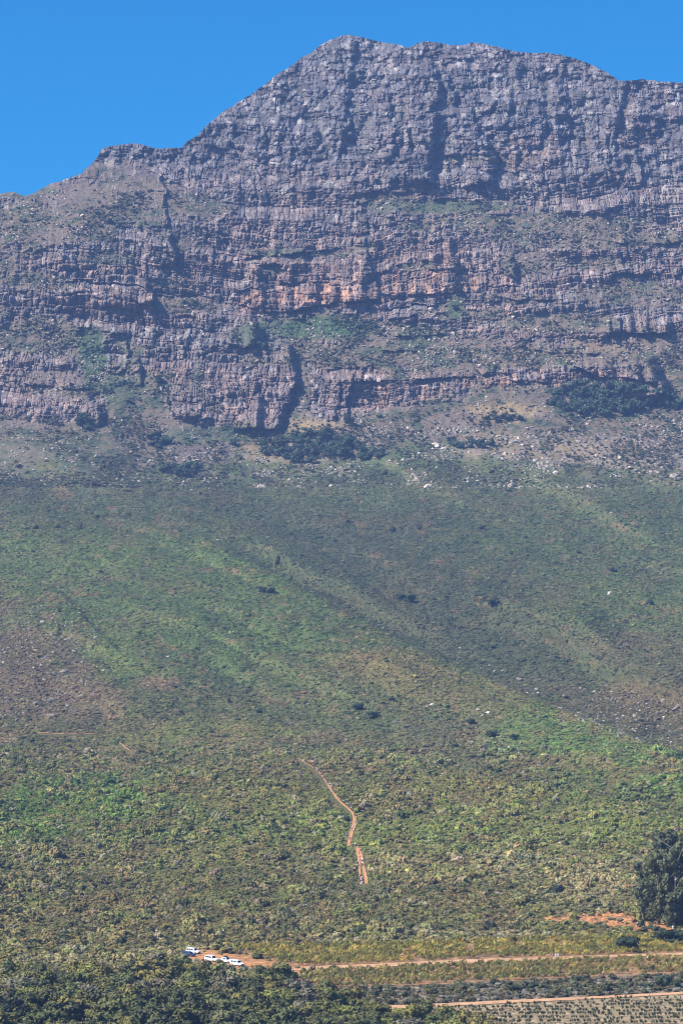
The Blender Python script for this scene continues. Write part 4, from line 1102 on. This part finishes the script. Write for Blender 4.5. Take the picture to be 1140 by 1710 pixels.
for i, (px, py, w) in enumerate(BOULD):
    if not w: continue
    P = at(px, py); s = w * P.y / FPX * .5
    o = link('boulder', BFORM[i % 4]); o.location = P + Vector((0, 0, s * .25)); o.scale = (s, s, s * .9); o.rotation_euler = (0, 0, rnd.uniform(0, 6))
    v = rnd.uniform(.36, .56); o.color = (v, v * .92, v * .82, 1)
    where = 'on the upper slopes' if py < 960 else 'in the stony gully and valley right of the spur' if px > 600 and py < 1300 else 'on the left hill'
    tag(o, f'pale weathered boulder lying among shrubs {where}', 'boulder', f'boulders {where}')
SB = [(860, 738, 9), (872, 744, 7), (845, 735, 7), (730, 746, 9), (722, 750, 6), (505, 728, 10), (880, 716, 6), (770, 722, 5), (650, 770, 6), (665, 775, 5), (600, 780, 5), (470, 782, 6), (430, 770, 5), (560, 785, 5), (930, 732, 5), (980, 744, 6), (1010, 765, 5), (1060, 775, 5), (1080, 790, 5), (690, 762, 5), (700, 757, 6), (405, 790, 5), (455, 760, 5)]
for i, (px, py, w) in enumerate(SB):
    P = Vector(on_rock([px], [py])[0]); s = w * P.y / FPX * .5
    o = link('boulder', BFORM[i % 4]); o.location = P + Vector((0, -s * .3, s * .2)); o.scale = (s, s, s * .9); o.rotation_euler = (0, 0, rnd.uniform(0, 6))
    v = rnd.uniform(.34, .52); o.color = (v, v * .91, v * .83, 1)
    tag(o, 'pale fallen boulder on the scree below the cliffs', 'boulder', 'fallen boulders on the scree')

# shrubs one can pick out: the scrub strip between the vineyard blocks
SHRUBS = []
_r2 = np.random.default_rng(8)
for i in range(6):
    me = lobes_mesh('shrub', 500 + i, shrub_lobes(_r2, 1.0, [.9, 1.1, .8, 1.0, .75, 1.2][i], 6), 240, .13); me.materials.append(M_LEAF); SHRUBS.append(me)
def shrub(px, py, r, colour, label, group):
    o = link('shrub', rnd.choice(SHRUBS)); o.location = at(px, py) - Vector((0, 0, .1)); o.scale = (r * rnd.uniform(.9, 1.3), r, r * rnd.uniform(.85, 1.1)); o.rotation_euler = (0, 0, rnd.uniform(0, 6.28))
    b = rnd.uniform(.8, 1.2); o.color = (*(x * b for x in colour), 1)
    tag(o, label, 'shrub', group)
def strip_shrubs():
    rng = random.Random(12); pts = []; t = 0
    while len(pts) < 240 and t < 9000:
        t += 1
        px = rng.uniform(505, 1180); lo, hi = float(line(px, STRIP_T)), float(line(px, ROAD2_T))
        py = lo + 4 + (hi - lo - 5) * rng.random()
        if any(((px - a) / 9.0) ** 2 + ((py - b) / 3.0) ** 2 < 1 for a, b in pts): continue
        pts.append((px, py))
    for px, py in pts:
        g = rng.random(); t = (py - line(px, STRIP_T)) / (line(px, ROAD2_T) - line(px, STRIP_T))
        if g < .34 + .25 * (t > .6): shrub(px, py, rng.uniform(.9, 1.5), (.26, .235, .18), 'pale grey dry shrub in the scrub strip between the two roads', 'pale shrubs of the scrub strip')
        elif g < .75: shrub(px, py, rng.uniform(1.3, 2.4), (.105, .110, .055), 'dark green shrub in the scrub strip between the two roads', 'dark shrubs of the scrub strip')
        else: shrub(px, py, rng.uniform(1.1, 2.1), (.125, .112, .045), 'olive shrub in the scrub strip between the two roads', 'olive shrubs of the scrub strip')
    for px, py, r in [(1108, 1648, 3.3), (1080, 1650, 2.8), (962, 1638, 2.2), (1128, 1650, 2.6), (1040, 1652, 2.6), (860, 1655, 2.8), (890, 1650, 2.4), (1012, 1655, 2.4)]:
        shrub(px, py, r, (.050, .070, .036), 'large dark green bush rising above the scrub strip', 'large bushes of the scrub strip')
    for px, py, r in [(1070, 1548, 2.2), (1082, 1552, 1.8), (1094, 1555, 2.0), (1106, 1556, 1.9), (1118, 1560, 1.6), (1134, 1557, 2.2), (1150, 1556, 2.4)]:
        shrub(px, py, r, (.085, .10, .06), 'dark shrub at the foot of the gum trees', 'shrubs at the foot of the gum trees')
    # around the parked cars and the clearing
    for px, py, r, c in [(300, 1600, 1.6, GG), (312, 1604, 1.4, OL), (326, 1607, 1.5, MG), (338, 1612, 1.6, OL), (352, 1616, 1.8, MG), (366, 1617, 1.5, OL), (382, 1620, 1.9, MG), (398, 1624, 1.8, OL), (414, 1628, 2.0, MG), (402, 1616, 1.0, MG), (372, 1611, .9, OL), (340, 1604, 1.0, GG)]:
        shrub(px, py, r * .62, c, 'green shrub at the lower edge of the car park', 'shrubs along the car park')
    for px, py, r, c in [(1022, 1538, 1.9, GG), (1034, 1540, 1.8, GG), (1012, 1541, 1.2, OL), (1080, 1543, 1.6, OL), (1088, 1545, 1.4, DK), (985, 1530, 1.0, GG), (1055, 1541, 1.0, OL), (996, 1545, 1.2, GG)]:
        shrub(px, py, r, c, 'dull shrub growing in the orange clearing', 'shrubs in the clearing')
strip_shrubs()

# ------------------------------------------------------------------ vineyards
def vine_mesh(name, seed, h, w, n, size):
    rng = np.random.default_rng(seed)
    L = [(rng.uniform(-.25, .25) * w, 0, h * .62, w * .5, w * .36, h * .32), (rng.uniform(-.5, .5) * w, 0, h * .75, w * .3, w * .25, h * .22), (rng.uniform(-.5, .5) * w, 0, h * .5, w * .3, w * .3, h * .25)]
    return lobes_mesh(name, seed, L, n, size, fill=.5)
vine_forms = bpy.data.collections.new('vine_forms')
for i in range(5):
    me = vine_mesh('vine_form', 600 + i, 1.6, 1.1, 46, .19); me.materials.append(M_SHRUB); vine_forms.objects.link(bpy.data.objects.new('vine_form', me))
VINE = []
for i in range(4):
    me = vine_mesh('grape_vine', 620 + i, 1.25, .9, 60, .15); me.materials.append(M_LEAF); VINE.append(me)

def vineyards():
    rng = np.random.default_rng(41)
    PXs, PYs, Ys, kinds = [], [], [], []
    for Y in np.arange(740, 1010, 2.5):                     # rows across the plain
        X = np.arange(-40, 175, .95); X = X + rng.normal(0, .16, len(X))
        px = 570 + FPX * X * math.cos(PITCH) / Y
        ok = (px > 340) & (px < 1330); px = px[ok]
        if not len(px): continue
        y = Y + rng.normal(0, .15, len(px)) + 1.2 * np.sin(px / 160)
        py = py_of(px, y)
        PXs.append(px); PYs.append(py); Ys.append(y)
    px, py, y = np.concatenate(PXs), np.concatenate(PYs), np.concatenate(Ys)
    f = field_of(px, py)
    gap = fbm(px / 26, py / 6, 3, 161)
    thin = np.where(f == 4, .8, np.where(f == 2, .8, .9))
    keep = ((f == 1) | (f == 2) | (f == 4)) & (rng.random(len(px)) < thin) & ((gap > -.36) | (f == 4)) & (py < 1728) & ~((f == 2) & (py < line(px, ROAD1_B) + 4)) & ~((f == 4) & (py < line(px, ROAD2_B) + 3)) & ~((f == 1) & (px < 420) & (py > 1592))
    keep &= ~((f == 4) & (np.floor(y / 2.5).astype(int) % 2 == 0))
    px, py, y, f = px[keep], py[keep], y[keep], f[keep]
    x, yy, z = to_world(px, py, Dbase(px, py))
    P = np.stack([x, yy, z - .05], -1); n = len(px)
    # the nearest ones are objects of their own
    cand = np.where((f == 4) & (px > 775) & (px < 1142) & (py < 1712))[0]
    near = set(cand[np.argsort(-py[cand])][:300].tolist())
    for i in sorted(near):
        o = link('grape_vine', VINE[i % 4]); o.location = P[i]; o.rotation_euler = (0, 0, rng.uniform(-.3, .3)); s = rng.uniform(.8, 1.25); o.scale = (s, s, s)
        b = rng.uniform(.75, 1.3); o.color = (.058 * b, .074 * b, .036 * b, 1)
        tag(o, 'small dark green vine on the tan soil of the nearest vineyard block', 'vine', 'vines of the nearest block')
    rest = np.array([i for i in range(n) if i not in near])
    P, f, px, py = P[rest], f[rest], px[rest], py[rest]; n = len(rest)
    yel = sstep(-.3, .4, fbm(px / 30, py / 5, 3, 162))[:, None]
    C = mix(c3(.19, .185, .045), c3(.36, .27, .06), yel * .8)
    C = np.where((f == 2)[:, None], mix(c3(.165, .16, .05), c3(.30, .235, .07), yel * .8), C)
    C = np.where((f == 4)[:, None], c3(.058, .074, .036), C)
    sc = rng.uniform(.75, 1.3, (n, 3)); sc[:, 2] *= 1.2; sc = np.where((f == 4)[:, None], sc * .66, sc)
    rot = np.stack([0 * px, 0 * px, rng.uniform(-.3, .3, n)], -1)
    scatter('vineyard_vines', P, sc, rot, rng.integers(0, 5, n), jitter_colour(C, rng, n) * rng.lognormal(0, .26, (n, 1)), vine_forms, 'rows of yellow green vines in the vineyard blocks')
vineyards()

# ------------------------------------------------------------------ parked cars
M_PAINT = object_mat('car_paint', 2, .96, 1.04, .28, .5)
M_GLASS = flat_mat('car_glass', (.018, .022, .028), 2, .9, 1.1, .12, .6)
M_TYRE = flat_mat('tyre_rubber', (.022, .022, .022), 5)
M_RIM = flat_mat('wheel_rim', (.42, .42, .43), 5, .9, 1.1, .35, .5, .6)
M_LAMP = flat_mat('lamp_glass', (.75, .75, .72), 5, .95, 1.05, .15, .6)
M_TAIL = flat_mat('tail_lamp_red', (.32, .015, .012), 5, .95, 1.05, .2, .6)
M_TRIM = flat_mat('dark_trim', (.03, .03, .032), 5, .9, 1.1, .6)

def section(x, w, z0, z1, r=.12):
    h = w / 2
    return [(x, -h + r, z0), (x, h - r, z0), (x, h, z0 + r), (x, h, z1 - r), (x, h - r, z1), (x, -h + r, z1), (x, -h, z1 - r), (x, -h, z0 + r)]

def make_car(P, yaw, paint, label, pickup=False, rack=False, L=4.6, H=1.78, hatch=False):
    o = bpy.data.objects.new('parked_car', None); COL.objects.link(o); o.location = P; o.rotation_euler = (Matrix.Rotation(R(5.7), 3, 'X') @ Matrix.Rotation(yaw, 3, 'Z')).to_euler()
    tag(o, label, 'pickup' if pickup else 'car', 'cars parked beside the vineyard')
    W = 1.86; zb = 1.06 if not hatch else .95
    b = MB()
    xs = [(-L / 2, W * .90, .48, zb - .12), (-L / 2 + .12, W * .97, .36, zb - .02), (-1.2, W, .32, zb), (.6, W, .32, zb), (L / 2 - .75, W * .98, .34, zb - .05), (L / 2 - .12, W * .93, .38, zb - .16), (L / 2, W * .84, .48, zb - .26)]
    b.loft([section(*s) for s in xs])
    x0, x1 = (-.55, .62) if pickup else (-L / 2 + .25, .55)
    xf = x1 + .62; xr = x0 - (.12 if pickup else .22)
    def cab(x_low0, x_low1, x_up0, x_up1, z0, z1, wl, wu):
        b.loft([[(x_low0, -wl / 2, z0), (x_low1, -wl / 2, z0), (x_low1, wl / 2, z0), (x_low0, wl / 2, z0)],
                [(x_up0, -wu / 2, z1 - .07), (x_up1, -wu / 2, z1 - .07), (x_up1, wu / 2, z1 - .07), (x_up0, wu / 2, z1 - .07)],
                [(x_up0 + .08, -wu / 2 + .1, z1), (x_up1 - .1, -wu / 2 + .1, z1), (x_up1 - .1, wu / 2 - .1, z1), (x_up0 + .08, wu / 2 - .1, z1)]])
    wl, wu = W * .955, W * .80
    cab(xr, xf, x0, x1, zb - .03, H, wl, wu)
    if pickup:                                             # the load bed: raised sides round a floor
        for s in (-1, 1): b.box((-1.5, s * (W / 2 - .05), zb + .02), (1.5, .08, .18))
        b.box((-L / 2 + .1, 0, zb + .0), (.08, W * .9, .16))
    body = b.build('body', M_PAINT, o); body.color = (*paint, 1)
    def on_side(t, u, s, off=.012):                         # point on the slanted cabin side; t along, u up
        z = zb - .03 + (H - .07 - zb + .03) * u
        a = xr + (x0 - xr) * u; c = xf + (x1 - xf) * u
        return (a + (c - a) * t, s * ((wl + (wu - wl) * u) / 2 + off), z)
    spans = [(.10, .48), (.52, .86)] if pickup else [(.05, .30), (.33, .58), (.61, .88)]
    for s in (-1, 1):
        for t0, t1 in spans:
            m = MB(); pts = [on_side(t0, .18, s), on_side(t1, .18, s), on_side(t1, .90, s), on_side(t0, .90, s)]
            m.quad(*(pts if s < 0 else pts[::-1])); m.build('side_window', M_GLASS, o)
        m = MB(); m.box((.25, s * (W / 2 + .008), zb - .12), (.18, .02, .04)); m.build('door_handle', M_TRIM, o)
        m = MB(); m.box((xf - .25, s * (W / 2 + .12), zb + .12), (.12, .2, .16), .8); m.build('wing_mirror', M_PAINT, o).color = (*paint, 1)
    def cross(xa, xb, name, sgn):
        m = MB(); p = []
        for u, ss in ((.14, -1), (.14, 1), (.92, 1), (.92, -1)):
            z = zb - .03 + (H - .07 - zb + .03) * u; w = (wl + (wu - wl) * u) / 2 - .1
            p.append((xa + (xb - xa) * u + sgn * .014, ss * w, z))
        m.quad(*(p if sgn > 0 else p[::-1])); m.build(name, M_GLASS, o)
    cross(xf, x1, 'windscreen', 1); cross(xr, x0, 'rear_window', -1)
    for s in (-1, 1):
        m = MB(); m.box((L / 2 - .08, s * .62, zb - .34), (.16, .34, .16), .9); m.build('headlight', M_LAMP, o)
        m = MB(); m.box((-L / 2 + .02, s * .72, zb - .26), (.08, .16, .3), .9); m.build('tail_light', M_TAIL, o)
    m = MB(); m.box((L / 2 + .0, 0, zb - .38), (.06, .7, .16)); m.build('grille', M_TRIM, o)
    m = MB(); m.box((L / 2 - .02, 0, .46), (.16, W * .82, .16)); m.build('front_bumper', M_TRIM, o)
    m = MB(); m.box((-L / 2 + .02, 0, .48), (.14, W * .86, .16)); m.build('rear_bumper', M_TRIM, o)
    for xx in (-L / 2 + .92, L / 2 - .92):
        for s in (-1, 1):
            w = bpy.data.objects.new('wheel', None); COL.objects.link(w); w.parent = o; w.location = (xx, s * (W / 2 - .10), .36)
            m = MB(); m.cyl((0, 0, 0), (0, 1, 0), .36, .25, 18); m.build('tyre', M_TYRE, w)
            m = MB(); m.cyl((0, s * .12, 0), (0, 1, 0), .22, .05, 14); m.build('rim', M_RIM, w)
    if rack:
        m = MB()
        for s in (-1, 1): m.tube([(x0 + .05, s * .6, H + .1), (x1 + .1, s * .6, H + .1)], [.035, .035], 6)
        for k in range(4): m.tube([(x0 + .1 + k * .3, -.62, H + .11), (x0 + .1 + k * .3, .62, H + .11)], [.03, .03], 6)
        m.box(((x0 + x1) / 2, 0, H + .22), (.95, 1.1, .2), .9)
        m.build('roof_rack', M_TRIM, o)
    return o
WHITE = (.80, .80, .79)
make_car(at(322.5, 1593.0), R(-30), WHITE, 'white car at the back of the car park, behind the navy one')
make_car(at(315, 1597.5), R(-24), (.035, .055, .13), 'navy blue car half hidden by shrubs at the left of the car park', hatch=True, H=1.52, L=4.2)
make_car(at(353.5, 1606.0), R(-40), WHITE, 'white estate car left of the pickup, rear windows dark', L=4.7, H=1.82)
make_car(at(376, 1608.3), R(-30), WHITE, 'white pickup with a dark load on its roof rack', pickup=True, rack=True, L=4.9, H=1.74)
make_car(at(396, 1613.5), R(-42), WHITE, 'white car parked furthest right, beside the green shrubs')

# ------------------------------------------------------------------ people
M_SKIN = flat_mat('skin', (.42, .26, .18), 6, .92, 1.08, .6)
M_CLOTH = object_mat('cloth', 6, .85, 1.15, .9)
M_HAIR = object_mat('hair_and_hats', 9, .8, 1.2, .8)

def skin_mesh(name, verts, edges, radii, root=0, sub=1):
    me = bpy.data.meshes.new(name); me.from_pydata(verts, edges, [])
    o = bpy.data.objects.new(name, me); COL.objects.link(o)
    o.modifiers.new('skin', 'SKIN')
    for i, r in enumerate(radii):
        me.skin_vertices[0].data[i].radius = r if isinstance(r, tuple) else (r, r)
        me.skin_vertices[0].data[i].use_root = (i == root)
    sm = o.modifiers.new('smooth', 'SUBSURF'); sm.levels = sm.render_levels = sub
    dg = bpy.context.evaluated_depsgraph_get()
    out = bpy.data.meshes.new_from_object(o.evaluated_get(dg)); out.name = name
    out.polygons.foreach_set('use_smooth', [True] * len(out.polygons))
    bpy.data.objects.remove(o)
    return out

def pose(st, arm):
    """walking figure facing +X; st: stride (m), arm: swing (m)"""
    V, E, Rr = [], [], []
    def add(p, r, par=None):
        V.append(p); Rr.append(r)
        if par is not None: E.append((par, len(V) - 1))
        return len(V) - 1
    pel = add((0, 0, .96), (.13, .15)); wa = add((.01, 0, 1.10), (.105, .13), pel); ch = add((.03, 0, 1.30), (.115, .16), wa); nk0 = add((.04, 0, 1.45), .06, ch)
    nk = add((.05, 0, 1.52), .052, nk0); hd = add((.06, 0, 1.62), (.085, .075), nk); ht = add((.05, 0, 1.71), (.07, .065), hd)
    add((.16, 0, 1.615), .014, hd)                          # nose
    for s in (-1, 1): add((.05, s * .085, 1.62), .016, hd)   # ears
    for s in (-1, 1):
        k = st * s
        hp = add((0, s * .095, .90), .088, pel); kn = add((.5 * k + .05, s * .10, .50), .06, hp); an = add((k - (.08 if k < 0 else 0), s * .10, .09), .042, kn)
        to = add((k + .13, s * .115, .045), .038, an)
        sh = add((.03, s * .19, 1.40), .06, ch); el = add((-.04 - .5 * arm * s, s * .235, 1.13), .042, sh); wr = add((.10 - arm * s, s * .22, .93), .030, el)
        pa = add((.12 - arm * s, s * .215, .86), (.036, .022), wr)
        for f in range(4): 
            m = add((.095 + .018 * f - arm * s, s * .213, .79), .009, pa); add((.105 + .018 * f - arm * s, s * .20, .745 + .006 * abs(f - 1.5)), .008, m)
        add((.155 - arm * s, s * .20, .83), .009, pa)        # thumb from the side of the palm
    return V, E, Rr
PEOPLE = []
for i, (st, arm) in enumerate([(.22, .16), (-.26, -.18), (.10, .07), (-.14, -.10)]):
    V, E, Rr = pose(st, arm)
    body = skin_mesh('body', V, E, Rr); body.materials.append(M_SKIN)
    sv, se, sr = [(0, 0, .93), (.01, 0, 1.10), (.03, 0, 1.30), (.04, 0, 1.44)], [(0, 1), (1, 2), (2, 3)], [(.145, .165), (.122, .147), (.135, .178), (.08, .09)]
    for s in (-1, 1):
        n = len(sv); sv += [(.03, s * .195, 1.40), (-.03 - .4 * arm * s, s * .232, 1.20)]; se += [(2, n), (n, n + 1)]; sr += [.078, .066]
    shirt = skin_mesh('shirt', sv, se, sr); shirt.materials.append(M_CLOTH)
    tv, te, tr = [(0, 0, .99)], [], [(.142, .162)]
    for s in (-1, 1):
        k = st * s; n = len(tv); tv += [(0, s * .098, .88), (.42 * k + .04, s * .10, .56)]; te += [(0, n), (n, n + 1)]; tr += [.105, .088]
    shorts = skin_mesh('shorts', tv, te, tr); shorts.materials.append(M_CLOTH)
    hv = skin_mesh('hair', [(.03, 0, 1.66), (.045, 0, 1.735)], [(0, 1)], [(.092, .086), (.07, .066)]); hv.materials.append(M_HAIR)
    pk = skin_mesh('backpack', [(-.16, 0, 1.10), (-.15, 0, 1.38)], [(0, 1)], [(.09, .13), (.08, .12)]); pk.materials.append(M_CLOTH)
    PEOPLE.append((body, shirt, shorts, hv, pk))

CL = {'white': (.80, .80, .78), 'black': (.02, .02, .024), 'navy': (.022, .03, .075), 'grey': (.26, .26, .27), 'red': (.40, .03, .03), 'blue': (.05, .13, .40), 'maroon': (.14, .025, .04), 'yellow': (.6, .42, .05), 'pink': (.6, .25, .30)}
def person(px, py, yaw, shirt, shorts, label, group, pack=None, hair=(.03, .02, .015), on=None):
    o = bpy.data.objects.new('person', None); COL.objects.link(o); o.location = at(px, py) + Vector((0, 0, .26)); o.rotation_euler = (0, 0, yaw); o.empty_display_size = .3
    s = rnd.uniform(1.02, 1.12); o.scale = (s * 1.08, s * 1.08, s)
    b, sh, tr, h, pk = PEOPLE[rnd.randrange(4)]
    link('body', b, None, o)
    link('shirt', sh, None, o).color = (*CL[shirt], 1)
    link('shorts', tr, None, o).color = (*CL[shorts], 1)
    link('hair', h, None, o).color = (*hair, 1)
    if pack: link('backpack', pk, None, o).color = (*CL[pack], 1)
    return tag(o, label, 'person', group)
ORD = 'first second third fourth fifth sixth seventh eighth ninth tenth eleventh twelfth thirteenth fourteenth fifteenth sixteenth seventeenth eighteenth nineteenth twentieth'.split()
rp = random.Random(4)
def shorts_of(): return rp.choice(['black', 'black', 'navy', 'grey'])
for lst, where, grp in ((WALK, 'winding footpath', 'hikers on the winding footpath'), (LOW, 'twin orange ruts', 'hikers on the twin orange ruts')):
    cnt = {}
    for x, y, sh in lst:
        cnt[sh] = cnt.get(sh, 0) + 1
        px, py = 460 + x / 5.7, 1240 + y / 5.7 + 2.4
        person(px, py, R(100 + rp.uniform(-30, 30)) if rp.random() < .8 else R(-80), sh, shorts_of(), f'hiker in a {sh} top, {ORD[cnt[sh] - 1]} such from the head of the {where}', grp, None if sh == 'white' else rp.choice([None, None, 'black', 'navy', 'red', 'blue']))
for px, py, sh, lab in [(209, 1247, 'black', 'hiker in a dark top, highest on the short path of the left hill'), (211.5, 1250.5, 'white', 'hiker in a white top just below the dark topped one on the left hill'), (216, 1253.5, 'grey', 'hiker in a grey top, third down the short path of the left hill'), (222, 1257.5, 'white', 'hiker in a white top, lowest on the short path of the left hill')]:
    person(px, py, R(120), sh, 'black', lab, 'hikers on the left hill')
person(1064, 1550, R(170), 'white', 'black', 'person in a white top and dark shorts standing in the orange clearing', None)
person(993, 1540, R(190), 'black', 'black', 'person in dark clothes at the left end of the orange clearing', None)
person(1123, 1556, R(-90), 'white', 'white', 'person all in white standing under the gum trees', None)
person(927.5, 1603, R(-90), 'white', 'white', 'left of two people all in white on the vineyard road', 'people in white on the vineyard road')
person(931.5, 1603, R(-90), 'white', 'white', 'right of two people all in white on the vineyard road', 'people in white on the vineyard road')
person(922.5, 1602, R(0), 'grey', 'grey', 'person in grey beside the two in white on the vineyard road', None)


# ------------------------------------------------------------------ haze: one closed box of thin air round everything
hz = MB()
hz.loft([[(-1500, -200, -56), (1500, -200, -56), (1500, 4600, -56), (-1500, 4600, -56)], [(-1500, -200, PEAK_Z + 8), (1500, -200, PEAK_Z + 8), (1500, 4600, PEAK_Z + 8), (-1500, 4600, PEAK_Z + 8)]])
hm = bpy.data.materials.new('haze_air'); hm.use_nodes = True
hm.node_tree.nodes.clear()
ho = hm.node_tree.nodes.new('ShaderNodeOutputMaterial')
pv = hm.node_tree.nodes.new('ShaderNodeVolumePrincipled')
pv.inputs['Color'].default_value = (*HAZE_COLOR, 1)
pv.inputs['Density'].default_value = HAZE_DENSITY
pv.inputs['Anisotropy'].default_value = 0.0
hm.node_tree.links.new(pv.outputs[0], ho.inputs['Volume'])
haze = hz.build('haze', hm)
tag(haze, 'thin blue haze filling the valley air', kind='stuff')
